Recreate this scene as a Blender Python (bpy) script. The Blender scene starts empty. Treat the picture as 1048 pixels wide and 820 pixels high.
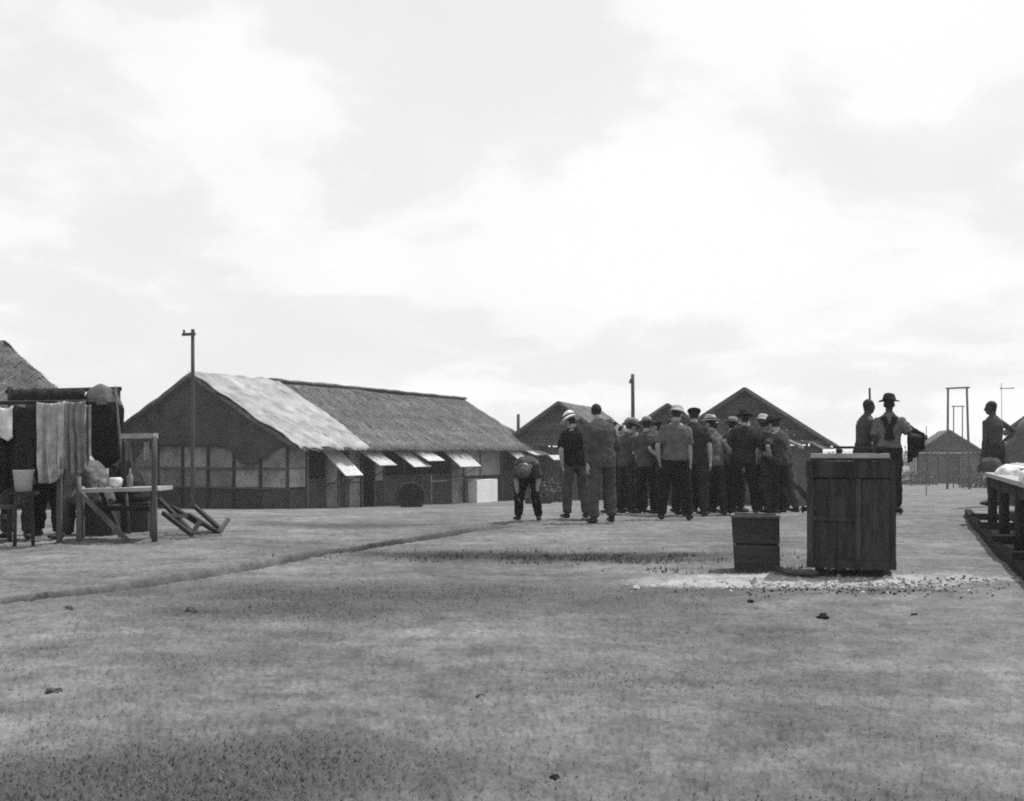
import bpy, math, random
import numpy as np
from mathutils import Vector, Matrix, noise

random.seed(7)
rng = np.random.default_rng(7)
SC = bpy.context.scene
COL = SC.collection

# ---------------------------------------------------------------- camera
F, CX, HY, EYE = 1150.0, 524.0, 460.0, 1.10     # focal length in photo pixels, centre column, horizon row, eye height
cam = bpy.data.cameras.new('camera')
cam.sensor_fit = 'HORIZONTAL'; cam.sensor_width = 36.0
cam.lens = 36.0 * F / 1048.0
cam.shift_y = (HY - 410.0) / 1048.0
cam.clip_start = 0.05; cam.clip_end = 6000
camo = bpy.data.objects.new('camera', cam); COL.objects.link(camo)
camo.location = (0, 0, EYE); camo.rotation_euler = (math.radians(90), 0, 0)
SC.camera = camo

# ---------------------------------------------------------------- sky and sun
SUN_EL, SUN_AZ = math.radians(62), math.radians(58)     # azimuth measured from the view direction (+Y) to the right (+X)
to_sun = Vector((math.sin(SUN_AZ) * math.cos(SUN_EL), math.cos(SUN_AZ) * math.cos(SUN_EL), math.sin(SUN_EL)))
world = bpy.data.worlds.new('World'); SC.world = world; world.use_nodes = True
wt = world.node_tree; wt.nodes.clear()
def wn(t, **k):
    n = wt.nodes.new(t)
    for a, b in k.items(): setattr(n, a, b)
    return n
def wmath(op, a, b=None):
    n = wn('ShaderNodeMath', operation=op)
    for i, q in enumerate((a, b)):
        if q is None: continue
        if isinstance(q, (int, float)): n.inputs[i].default_value = q
        else: wt.links.new(q, n.inputs[i])
    return n.outputs[0]
sky = wn('ShaderNodeTexSky', sky_type='NISHITA', sun_disc=False)
sky.sun_elevation = SUN_EL; sky.sun_rotation = SUN_AZ
sky.dust_density = 3.0
bw = wn('ShaderNodeRGBToBW'); wt.links.new(sky.outputs[0], bw.inputs[0])
tc = wn('ShaderNodeTexCoord'); sx = wn('ShaderNodeSeparateXYZ'); wt.links.new(tc.outputs['Generated'], sx.inputs[0])
zz = wmath('ADD', wmath('MAXIMUM', sx.outputs[2], 0.0), 0.30)
cmb = wn('ShaderNodeCombineXYZ')
wt.links.new(wmath('DIVIDE', sx.outputs[0], zz), cmb.inputs[0]); wt.links.new(wmath('DIVIDE', sx.outputs[1], zz), cmb.inputs[1])
n1 = wn('ShaderNodeTexNoise'); n1.inputs['Scale'].default_value = 1.35; n1.inputs['Detail'].default_value = 7; n1.inputs['Roughness'].default_value = 0.55; n1.inputs['Distortion'].default_value = 0.15
OFF = (2.2, 0.7, 1.0)
mp1 = wn('ShaderNodeMapping'); mp1.inputs['Location'].default_value = OFF; wt.links.new(cmb.outputs[0], mp1.inputs[0]); wt.links.new(mp1.outputs[0], n1.inputs['Vector'])
n2w = wn('ShaderNodeTexNoise'); n2w.inputs['Scale'].default_value = 2.3; n2w.inputs['Detail'].default_value = 9; n2w.inputs['Roughness'].default_value = 0.5; n2w.inputs['Distortion'].default_value = 0.35
mp2 = wn('ShaderNodeMapping'); mp2.inputs['Location'].default_value = (3.7 + OFF[0], 1.9, 0.4 + OFF[2]); wt.links.new(cmb.outputs[0], mp2.inputs[0]); wt.links.new(mp2.outputs[0], n2w.inputs['Vector'])
def wramp(src, lo, hi):
    m_ = wn('ShaderNodeMapRange'); m_.interpolation_type = 'SMOOTHSTEP'; m_.inputs[1].default_value = lo; m_.inputs[2].default_value = hi; wt.links.new(src, m_.inputs[0]); return m_.outputs[0]
soft = wramp(n1.outputs[0], 0.40, 0.66); puff = wramp(wmath('ADD', wmath('MULTIPLY', n1.outputs[0], 0.55), wmath('MULTIPLY', n2w.outputs[0], 0.45)), 0.485, 0.545)
VEIL, CLOUD = 8.8, 10.0
mixv = wmath('ADD', wmath('MULTIPLY', bw.outputs[0], 0.12), VEIL * 0.92)       # thin high veil over the clear sky
cl = wmath('ADD', wmath('MULTIPLY', soft, 0.45), wmath('MULTIPLY', puff, 0.55))
skyv = wmath('ADD', wmath('MULTIPLY', mixv, wmath('SUBTRACT', 1.0, cl)), wmath('MULTIPLY', cl, CLOUD))
bg = wn('ShaderNodeBackground'); bg.inputs[1].default_value = 0.1
wo = wn('ShaderNodeOutputWorld')
wt.links.new(skyv, bg.inputs[0]); wt.links.new(bg.outputs[0], wo.inputs[0])

sun = bpy.data.lights.new('sun', 'SUN'); sun.energy = 5.0; sun.angle = math.radians(0.6); sun.color = (1, 0.995, 0.985)
suno = bpy.data.objects.new('sun', sun); COL.objects.link(suno)
suno.rotation_euler = to_sun.to_track_quat('Z', 'Y').to_euler()
suno.location = (30, 40, 60)

SC.render.engine = 'CYCLES'
SC.view_settings.view_transform = 'Standard'; SC.view_settings.look = 'None'
SC.view_settings.exposure = 0.0; SC.view_settings.gamma = 1.0; SC.view_settings.use_curve_mapping = False
SC.cycles.use_denoising = False       # the remaining fine noise stands in for the film's grain
SC.cycles.max_bounces = 6; SC.cycles.volume_bounces = 1
SC.cycles.filter_width = 1.9

# ---------------------------------------------------------------- materials (black-and-white photograph: neutral greys)
MATS = {}
def mat(name, g, var=0.25, scale=6.0, rough=0.85, bump=0.3, stretch=(1, 1, 1), rnd=0.0, spec=0.08, detail=6, fine=0.0, coord='Object'):
    if name in MATS: return MATS[name]
    m = bpy.data.materials.new(name); m.use_nodes = True; nt = m.node_tree
    bs = nt.nodes['Principled BSDF']
    bs.inputs['Roughness'].default_value = rough
    bs.inputs['Specular IOR Level'].default_value = spec
    tc = nt.nodes.new('ShaderNodeTexCoord'); mp = nt.nodes.new('ShaderNodeMapping'); mp.inputs['Scale'].default_value = stretch
    nt.links.new(tc.outputs[coord], mp.inputs[0])
    no = nt.nodes.new('ShaderNodeTexNoise'); no.inputs['Scale'].default_value = scale; no.inputs['Detail'].default_value = detail; no.inputs['Roughness'].default_value = 0.62
    nt.links.new(mp.outputs[0], no.inputs['Vector'])
    mr = nt.nodes.new('ShaderNodeMapRange'); mr.inputs[1].default_value = 0.28; mr.inputs[2].default_value = 0.72
    mr.inputs[3].default_value = g * (1 - var); mr.inputs[4].default_value = g * (1 + var)
    nt.links.new(no.outputs[0], mr.inputs[0])
    out = mr.outputs[0]
    def mul(a, b):
        n = nt.nodes.new('ShaderNodeMath'); n.operation = 'MULTIPLY'
        nt.links.new(a, n.inputs[0])
        if isinstance(b, float): n.inputs[1].default_value = b
        else: nt.links.new(b, n.inputs[1])
        return n.outputs[0]
    if fine:
        n2 = nt.nodes.new('ShaderNodeTexNoise'); n2.inputs['Scale'].default_value = scale * 9; n2.inputs['Detail'].default_value = 3
        nt.links.new(mp.outputs[0], n2.inputs['Vector'])
        r2 = nt.nodes.new('ShaderNodeMapRange'); r2.inputs[1].default_value = 0.3; r2.inputs[2].default_value = 0.7; r2.inputs[3].default_value = 1 - fine; r2.inputs[4].default_value = 1 + fine
        nt.links.new(n2.outputs[0], r2.inputs[0]); out = mul(out, r2.outputs[0])
    if rnd:
        oi = nt.nodes.new('ShaderNodeObjectInfo'); r3 = nt.nodes.new('ShaderNodeMapRange'); r3.inputs[3].default_value = 1 - rnd; r3.inputs[4].default_value = 1 + rnd
        nt.links.new(oi.outputs['Random'], r3.inputs[0]); out = mul(out, r3.outputs[0])
    nt.links.new(out, bs.inputs['Base Color'])
    if bump:
        bu = nt.nodes.new('ShaderNodeBump'); bu.inputs['Strength'].default_value = bump; bu.inputs['Distance'].default_value = 0.02
        nt.links.new(no.outputs[0], bu.inputs['Height']); nt.links.new(bu.outputs[0], bs.inputs['Normal'])
    MATS[name] = m
    return m

M_crate = mat('weathered dark crate wood', 0.040, 0.6, 3.0, stretch=(5, 5, 0.8), rnd=0.2, fine=0.25, bump=0.4)
M_wood = mat('grey weathered timber', 0.10, 0.4, 4.0, stretch=(3, 3, 0.7), rnd=0.25, fine=0.2)
M_darkwood = mat('dark timber', 0.030, 0.4, 4.0, stretch=(2, 2, 1), rnd=0.25, fine=0.2)
M_palewood = mat('sun bleached board', 0.30, 0.3, 5.0, stretch=(1, 4, 4), rnd=0.1, fine=0.15)
M_mat = mat('woven bamboo matting', 0.23, 0.48, 2.2, rnd=0.30, fine=0.35, bump=0.5)
M_lower = mat('dark lower wall boards', 0.048, 0.45, 2.2, rnd=0.25, fine=0.2)
M_tarpdark = mat('dark tarpaulin', 0.054, 0.45, 1.3, fine=0.2, bump=0.3)
M_canvas = mat('bleached roof canvas', 0.245, 0.5, 1.5, fine=0.12, bump=0.35)
M_thatch = mat('palm thatch', 0.105, 0.55, 1.0, fine=0.45, bump=0.8)
M_straw = mat('loose thatch straw', 0.115, 0.55, 9.0, fine=0.3, bump=0)
M_flap = mat('whitewashed shutter board', 0.42, 0.2, 4.0, rnd=0.15, fine=0.12)
M_gable = mat('gable boarding', 0.072, 0.4, 2.0, rnd=0.35, fine=0.2)
M_pole = mat('pole timber', 0.065, 0.3, 3.0, stretch=(4, 4, 0.6), fine=0.2)
M_skin = mat('tanned skin', 0.28, 0.15, 7.0, rough=0.6, bump=0.15, fine=0.05)
M_skinbacklit = mat('tanned skin with backlight shade', 0.045, 0.18, 7.0, rough=0.6, bump=0.15, fine=0.05)  # tan deepened further: the men's backlight shade is painted into the skin
M_hair = mat('dark hair', 0.018, 0.3, 30.0, rough=0.6, bump=0.5)
M_eye = mat('dark eye', 0.01, 0.1, 20.0, rough=0.3, bump=0)
M_shoe = mat('scuffed boot leather', 0.03, 0.4, 9.0, rough=0.6)
CLOTH = {}
for nm, g in dict(black=0.012, dark=0.024, drab=0.036, mid=0.060, grey=0.105, light=0.20, pale=0.34, white=0.62).items():
    CLOTH[nm] = mat(nm + ' cotton cloth', g, 0.42, 7.0, rough=0.95, bump=0.5, fine=0.15, spec=0.05)
M_metal = mat('blackened steel', 0.035, 0.4, 5.0, rough=0.6, spec=0.4, fine=0.2)
M_enamel = mat('pale enamel', 0.55, 0.12, 6.0, rough=0.45, spec=0.4, bump=0.05)
M_coal = mat('charcoal', 0.018, 0.4, 20.0)
M_stone = mat('field stone', 0.07, 0.4, 12.0)
M_grassb = mat('dry grass', 0.12, 0.35, 3.0, bump=0)
M_leaf = mat('leaf', 0.075, 0.4, 5.0, bump=0)
M_boxwood = mat('weathered box boards', 0.045, 0.5, 3.0, stretch=(1.0, 1.0, 7.0), rnd=0.25, fine=0.2)
M_white = mat('fresh white paint', 0.68, 0.12, 4.0)
M_ashlump = mat('ash lump', 0.36, 0.4, 14.0)
M_blackwood = mat('near black timber', 0.012, 0.3, 5.0)  # one even near-black tone for the long ground beams
M_rope = mat('rope', 0.06, 0.3, 20.0)

# ---------------------------------------------------------------- helpers
def V(*a): return Vector(a)
class G:
    def __init__(s): s.v = []; s.f = []
    def add(s, vs, fs):
        b = len(s.v); s.v += [tuple(p) for p in vs]; s.f += [tuple(i + b for i in q) for q in fs]
    def box(s, c, ax, ay, az, bev=0.0):
        # c centre, ax/ay/az half-extent vectors, chamfered along the edges of the two larger faces
        c = Vector(c)
        vs = [c + ax * i + ay * j + az * k for i in (-1, 1) for j in (-1, 1) for k in (-1, 1)]
        s.add(vs, [(0, 1, 3, 2), (4, 6, 7, 5), (0, 4, 5, 1), (2, 3, 7, 6), (0, 2, 6, 4), (1, 5, 7, 3)])
    def bar(s, p0, p1, w, t, up=None, bow=0.0):
        p0, p1 = Vector(p0), Vector(p1); d = (p1 - p0); L = d.length; d.normalize()
        up = Vector(up) if up is not None else (V(0, 0, 1) if abs(d.z) < 0.9 else V(0, 1, 0))
        sd = d.cross(up).normalized(); up2 = sd.cross(d).normalized()
        s.box((p0 + p1) / 2, d * L / 2, sd * w / 2, up2 * t / 2)
    def loft(s, pts, rad, n=10, side=None, cap=0.6, power=1.0):
        pts = [Vector(p) for p in pts]; rings = []; vs = []; fs = []
        for i, p in enumerate(pts):
            a = pts[max(i - 1, 0)]; b = pts[min(i + 1, len(pts) - 1)]
            t = (b - a).normalized()
            sd = Vector(side) if side is not None else (V(1, 0, 0) if abs(t.x) < 0.9 else V(0, 1, 0))
            x = (sd - t * sd.dot(t)).normalized(); y = t.cross(x).normalized()
            r = rad[i]; rx, ry = r if isinstance(r, tuple) else (r, r)
            for k in range(n):
                an = 2 * math.pi * k / n; ca, sa = math.cos(an), math.sin(an)
                if power != 1.0:
                    ca = math.copysign(abs(ca) ** power, ca); sa = math.copysign(abs(sa) ** power, sa)
                vs.append(p + x * rx * ca + y * ry * sa)
            rings.append(t)
        for i in range(len(pts) - 1):
            for k in range(n):
                k2 = (k + 1) % n
                fs.append((i * n + k, i * n + k2, (i + 1) * n + k2, (i + 1) * n + k))
        r0 = rad[0] if not isinstance(rad[0], tuple) else min(rad[0]); r1 = rad[-1] if not isinstance(rad[-1], tuple) else min(rad[-1])
        a = len(vs); vs.append(pts[0] - rings[0] * r0 * cap); vs.append(pts[-1] + rings[-1] * r1 * cap)
        m = (len(pts) - 1) * n
        for k in range(n):
            k2 = (k + 1) % n
            fs.append((a, k2, k)); fs.append((a + 1, m + k, m + k2))
        s.add(vs, fs)
    def ball(s, c, rx, ry, rz, R=None, nu=12, nv=8):
        vs = []; fs = []; c = Vector(c)
        R = R or Matrix.Identity(3)
        for j in range(1, nv):
            ph = math.pi * j / nv
            for i in range(nu):
                th = 2 * math.pi * i / nu
                vs.append(c + R @ V(rx * math.sin(ph) * math.cos(th), ry * math.sin(ph) * math.sin(th), rz * math.cos(ph)))
        t = len(vs); vs.append(c + R @ V(0, 0, rz)); vs.append(c + R @ V(0, 0, -rz))
        for j in range(nv - 2):
            for i in range(nu):
                i2 = (i + 1) % nu
                fs.append((j * nu + i, (j + 1) * nu + i, (j + 1) * nu + i2, j * nu + i2))
        for i in range(nu):
            i2 = (i + 1) % nu
            fs.append((t, i, i2)); fs.append((t + 1, (nv - 2) * nu + i2, (nv - 2) * nu + i))
        s.add(vs, fs)
    def lathe(s, c, R, prof, n=20, ex=1.0, ey=1.0, mod=None):
        # prof: list of (r, z); R: 3x3 frame; closed surface of revolution when it starts and ends at r = 0
        vs = []; fs = []; c = Vector(c)
        for r, z in prof:
            for k in range(n):
                a = 2 * math.pi * k / n
                p = V(r * ex * math.cos(a), r * ey * math.sin(a), z)
                if mod: p = mod(p, a, r)
                vs.append(c + R @ p)
        for i in range(len(prof) - 1):
            for k in range(n):
                k2 = (k + 1) % n
                fs.append((i * n + k, i * n + k2, (i + 1) * n + k2, (i + 1) * n + k))
        s.add(vs, fs)

def mesh_obj(name, g, material, parent=None, smooth=False, origin=None):
    used = sorted({i for f in g.f for i in f})
    if len(used) < len(g.v):
        mp_ = {o_: n_ for n_, o_ in enumerate(used)}; g.v = [g.v[i] for i in used]; g.f = [tuple(mp_[i] for i in f) for f in g.f]
    me = bpy.data.meshes.new(name)
    o0 = Vector(origin) if origin is not None else (parent_origin(parent) if parent else V(0, 0, 0))
    vs = np.array(g.v, dtype=np.float64) - np.array(o0)
    me.from_pydata(vs.tolist(), [], g.f); me.update()
    if smooth: me.polygons.foreach_set('use_smooth', [True] * len(me.polygons))
    me.materials.append(material)
    o = bpy.data.objects.new(name, me); COL.objects.link(o)
    if parent is not None: o.parent = parent
    elif origin is not None: o.location = origin
    return o
def parent_origin(p):
    v = V(0, 0, 0)
    while p is not None: v = v + p.location; p = p.parent
    return v
def thing(name, label, cat, loc, group=None):
    o = bpy.data.objects.new(name, None); COL.objects.link(o); o.location = loc; o.empty_display_size = 0.2
    o['label'] = label; o['category'] = cat
    if group: o['group'] = group
    return o
def tag(o, label, cat, group=None, kind=None):
    if label: o['label'] = label
    if cat: o['category'] = cat
    if group: o['group'] = group
    if kind: o['kind'] = kind
    return o
def bar(name, parent, p0, p1, w, t, m, up=None):
    g = G(); g.bar(p0, p1, w, t, up); return mesh_obj(name, g, m, parent)
def log(name, parent, p0, p1, r0, r1, m, n=8, wob=0.0):
    g = G(); p0, p1 = Vector(p0), Vector(p1); k = 5
    pts = [p0.lerp(p1, i / (k - 1)) + V(random.uniform(-wob, wob), random.uniform(-wob, wob), 0) for i in range(k)]
    g.loft(pts, [r0 + (r1 - r0) * i / (k - 1) for i in range(k)], n, cap=0.05)
    return mesh_obj(name, g, m, parent, True)
def rect_panel(name, parent, p, du, dv, th, m, gap=0.006):
    # a flat board: corner p, edge vectors du, dv, thickness th
    p, du, dv = Vector(p), Vector(du), Vector(dv); n = du.cross(dv).normalized()
    g = G(); g.box(p + du / 2 + dv / 2, du / 2 * (1 - gap / du.length), dv / 2 * (1 - gap / dv.length), n * th / 2)
    return mesh_obj(name, g, m, parent)
def fbm(x, y, z=0.0, o=4):
    return noise.fractal(V(x, y, z), 1.0, 2.0, o)

# ---------------------------------------------------------------- terrain
KN = np.array([[-60, 0.0], [0, 0], [15, 0], [17, 0.0], [19, -0.01], [21, -0.085], [24, -0.23], [28, -0.44], [37, -0.86], [45, -1.12], [55, -1.36], [75, -1.58], [93, -1.7], [200, -2.1], [5000, -2.6]])
_d = np.linspace(-60, 300, 3601); _p = np.interp(_d, KN[:, 0], KN[:, 1])
_k = np.exp(-np.linspace(-2, 2, 31) ** 2); _k /= _k.sum()
_p = np.convolve(np.pad(_p, 15, mode='edge'), _k, 'valid')
DITCH = np.array([[-6.5, 5.6], [-3.75, 8.2], [-2.74, 9.75], [-1.77, 12.4], [-1.15, 14.2], [0.0, 16.3], [1.6, 18.2]])
def ditch_dist(x, y):
    best = np.full(np.shape(x), 99.0)
    for (ax, ay), (bx, by) in zip(DITCH[:-1], DITCH[1:]):
        dx, dy = bx - ax, by - ay
        t = np.clip(((x - ax) * dx + (y - ay) * dy) / (dx * dx + dy * dy), 0, 1)
        best = np.minimum(best, np.hypot(x - ax - t * dx, y - ay - t * dy))
    return best
def zt(x, y):
    x = np.asarray(x, float); y = np.asarray(y, float)
    z = np.interp(y, _d, _p) * 1.0
    z = np.where(y > 290, np.interp(y, KN[:, 0], KN[:, 1]), z)
    z = z + 0.10 * np.exp(-((x - 6.2) / 1.8) ** 2 - ((y - 18.2) / 1.4) ** 2) + 0.16 * np.exp(-((x - 8.8) / 1.6) ** 2 - ((y - 20.2) / 1.6) ** 2)
    near = np.clip((60 - y) / 40, 0, 1)
    z = z + near * (0.012 * np.sin(x * 1.1 + 0.4 * y) + 0.010 * np.sin(y * 1.7 - x * 0.6) + 0.006 * np.sin(x * 3.1 + y * 2.3))
    wob = np.sin(x * 0.9 + y * 0.7) + 0.6 * np.sin(x * 2.3 - y * 1.9)
    dd = ditch_dist(x, y) + 0.02 * wob
    q = np.clip((0.19 - dd) / 0.085, 0, 1); q = q * q * (3 - 2 * q)
    deep = (0.19 + 0.03 * wob) * np.clip((18.4 - y) / 7.0, 0.2, 1)
    z = z - q * deep
    # trodden low rim heap along the ash patch
    z = z + 0.02 * np.exp(-((y - 12.6) / 0.5) ** 2) * np.exp(-((x - 0.2) / 2.0) ** 2)
    return z
def Z(x, y): return float(zt(x, y))
def X(u, d): return (u - CX) / F * d
def ZV(v, d): return EYE - (v - HY) / F * d
def P(u, v, d): return V(X(u, d), d, ZV(v, d))
def PG(u, d): return V(X(u, d), d, Z(X(u, d), d))

ys = [-60, -30, -15, -8, -4, -2, -1, 0, 0.8]
y = 1.4
while y < 60: ys.append(y); y *= 1.0062
while y < 5200: ys.append(y); y *= 1.06
ys = np.array(ys)
cs = np.concatenate([[-9, -6, -4, -2.8, -2, -1.5, -1.15, -0.9, -0.75], np.linspace(-0.60, 0.60, 620), [0.75, 0.9, 1.15, 1.5, 2, 2.8, 4, 6, 9]])
YY, CC = np.meshgrid(ys, cs, indexing='ij')
XX = CC * np.maximum(np.abs(YY), 3.0)
ZZ = zt(XX, YY)
lump = rng.normal(0, 1, XX.shape)
lump = (lump + np.roll(lump, 1, 0) + np.roll(lump, 1, 1) + np.roll(lump, -1, 0)) / 2
ZZ = ZZ + lump * 0.004 * ((YY > 1) & (YY < 30))
nr, nc = XX.shape
me = bpy.data.meshes.new('ground')
idx = np.arange(nr * nc).reshape(nr, nc)
quads = np.stack([idx[:-1, :-1], idx[:-1, 1:], idx[1:, 1:], idx[1:, :-1]], -1).reshape(-1, 4)
me.from_pydata(np.stack([XX, YY, ZZ], -1).reshape(-1, 3).tolist(), [], quads.tolist()); me.update()
me.polygons.foreach_set('use_smooth', [True] * len(me.polygons))
# soil cover: how much short grass, how much white ash, how much charred dirt, ditch damp and painted ditch shade lie at each vertex
def vnoise(x, y, s, seed):
    r = np.random.default_rng(seed); T = r.random((64, 64))
    def one(x, y):
        xi = np.floor(x).astype(int); yi = np.floor(y).astype(int); fx = x - xi; fy = y - yi
        fx = fx * fx * (3 - 2 * fx); fy = fy * fy * (3 - 2 * fy)
        a = T[xi % 64, yi % 64]; b = T[(xi + 1) % 64, yi % 64]; c = T[xi % 64, (yi + 1) % 64]; d = T[(xi + 1) % 64, (yi + 1) % 64]
        return (a * (1 - fx) + b * fx) * (1 - fy) + (c * (1 - fx) + d * fx) * fy
    return (one(x * s, y * s) * 0.5 + one(x * s * 2.1 + 9, y * s * 2.1 + 4) * 0.3 + one(x * s * 4.3, y * s * 4.3) * 0.2)
def blob(x, y, cx, cy, rx, ry): return np.exp(-((x - cx) / rx) ** 2 - ((y - cy) / ry) ** 2)
def grass_mask(x, y):
    n = vnoise(x, y, 0.9, 3)
    g = 0.9 * blob(x, y, -0.5, 8.6, 1.9, 1.0) + 0.6 * blob(x, y, -1.6, 7.6, 1.0, 0.6) + 0.75 * blob(x, y, 0.6, 11.4, 2.0, 0.6) + 0.7 * blob(x, y, -1.2, 12.2, 1.2, 0.7) \
        + 1.25 * blob(x, y, -1.0, 3.85, 0.75, 0.40) + 1.2 * blob(x, y, -1.6, 3.4, 0.8, 0.35) + 0.5 * blob(x, y, 0.55, 5.3, 0.7, 0.35) + 0.55 * blob(x, y, 1.1, 3.4, 0.9, 0.25) + 0.3 * blob(x, y, 1.4, 6.8, 1.2, 0.5) \
        + 0.6 * blob(x, y, -2.0, 16.5, 2.0, 0.7) + 0.5 * blob(x, y, -1.5, 5.9, 0.5, 0.25)
    return np.clip(g * (0.35 + 1.35 * n) + np.clip((n - 0.55) * 1.6, 0, 0.35), 0, 1)
def ash_mask(x, y):
    n = vnoise(x, y, 2.3, 11)
    a = blob(x, y, 2.6, 9.2, 0.75, 0.40) + 0.9 * blob(x, y, 1.75, 9.35, 0.7, 0.38) + 0.8 * blob(x, y, 3.6, 9.4, 0.7, 0.32) + 0.55 * blob(x, y, 2.2, 9.6, 1.6, 0.5)
    n2 = vnoise(x, y, 7.0, 17)
    return np.clip((a * (0.1 + 1.0 * n + 0.75 * n2) - 0.30) * 2.2, 0, 1)
def char_shade_mask(x, y):
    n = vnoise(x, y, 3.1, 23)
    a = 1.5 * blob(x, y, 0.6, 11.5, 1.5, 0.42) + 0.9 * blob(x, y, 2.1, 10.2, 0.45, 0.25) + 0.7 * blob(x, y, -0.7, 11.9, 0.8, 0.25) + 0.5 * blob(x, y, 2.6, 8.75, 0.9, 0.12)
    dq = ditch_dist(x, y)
    return np.maximum(np.clip((a * (0.2 + 1.5 * n) - 0.15) * 1.3, 0, 1), np.clip((0.21 - dq - 0.10 * (n - 0.5)) / 0.09, 0, 1) * (1.15 + 0.4 * n) * np.clip((21.5 - y) / 8, 0, 1) * np.clip((19 - y) / 3, 0, 1))  # ditch: damp soil, with its wall shade painted into the tone
gm = grass_mask(XX, YY); am = ash_mask(XX, YY); cm = char_shade_mask(XX, YY)
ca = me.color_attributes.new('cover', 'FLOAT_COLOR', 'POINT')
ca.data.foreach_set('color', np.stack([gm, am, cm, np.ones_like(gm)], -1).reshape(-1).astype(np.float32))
gmt = bpy.data.materials.new('trodden soil'); gmt.use_nodes = True; nt = gmt.node_tree; bs = nt.nodes['Principled BSDF']
bs.inputs['Roughness'].default_value = 0.95; bs.inputs['Specular IOR Level'].default_value = 0.1
def gn(t): return nt.nodes.new(t)
tcn = gn('ShaderNodeTexCoord')
def gnoise(s, d=6, r=0.6, st=(1, 1, 1)):
    mp = gn('ShaderNodeMapping'); mp.inputs['Scale'].default_value = st; nt.links.new(tcn.outputs['Object'], mp.inputs[0])
    n = gn('ShaderNodeTexNoise'); n.inputs['Scale'].default_value = s; n.inputs['Detail'].default_value = d; n.inputs['Roughness'].default_value = r
    nt.links.new(mp.outputs[0], n.inputs['Vector']); return n.outputs[0]
def grange(a, lo, hi, o0, o1):
    r = gn('ShaderNodeMapRange'); r.inputs[1].default_value = lo; r.inputs[2].default_value = hi; r.inputs[3].default_value = o0; r.inputs[4].default_value = o1
    nt.links.new(a, r.inputs[0]); return r.outputs[0]
def gmath(op, a, b):
    n = gn('ShaderNodeMath'); n.operation = op
    for i, q in enumerate((a, b)):
        if isinstance(q, (int, float)): n.inputs[i].default_value = q
        else: nt.links.new(q, n.inputs[i])
    return n.outputs[0]
def gmix(f, a, b):   # scalar mix
    return gmath('ADD', gmath('MULTIPLY', a, gmath('SUBTRACT', 1.0, f)), gmath('MULTIPLY', b, f))
big = gnoise(0.55, 5); mid = gnoise(3.2, 6); finen = gnoise(28, 5, 0.7); clump = gnoise(9.0, 7, 0.68); streak = gnoise(1.3, 5, 0.6, (0.5, 1.8, 1))
soil = gmath('MULTIPLY', gmath('MULTIPLY', grange(big, 0.36, 0.64, 0.112, 0.186), grange(mid, 0.32, 0.68, 0.72, 1.26)), gmath('MULTIPLY', gmath('MULTIPLY', grange(finen, 0.32, 0.68, 0.80, 1.20), grange(clump, 0.36, 0.64, 0.78, 1.15)), grange(streak, 0.35, 0.65, 0.84, 1.12)))
att = gn('ShaderNodeVertexColor'); att.layer_name = 'cover'; sp = gn('ShaderNodeSeparateColor'); nt.links.new(att.outputs[0], sp.inputs[0])
gf = gmath('MULTIPLY', sp.outputs[0], grange(mid, 0.3, 0.62, 0.35, 1.0))
turf = gmath('MULTIPLY', grange(finen, 0.3, 0.7, 0.035, 0.075), grange(mid, 0.3, 0.7, 0.8, 1.2))
c1 = gmix(gf, soil, turf)
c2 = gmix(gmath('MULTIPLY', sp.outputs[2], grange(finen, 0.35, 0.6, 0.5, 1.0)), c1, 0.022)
c3 = gmix(gmath('MULTIPLY', sp.outputs[1], grange(mid, 0.35, 0.6, 0.45, 1.0)), c2, grange(finen, 0.3, 0.7, 0.27, 0.42))
nt.links.new(c3, bs.inputs['Base Color'])
bu = gn('ShaderNodeBump'); bu.inputs['Strength'].default_value = 0.8; bu.inputs['Distance'].default_value = 0.03
nt.links.new(gmath('ADD', gmath('MULTIPLY', mid, 0.6), finen), bu.inputs['Height']); nt.links.new(bu.outputs[0], bs.inputs['Normal'])
me.materials.append(gmt)
ground = bpy.data.objects.new('ground', me); COL.objects.link(ground); ground['kind'] = 'structure'

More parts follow.
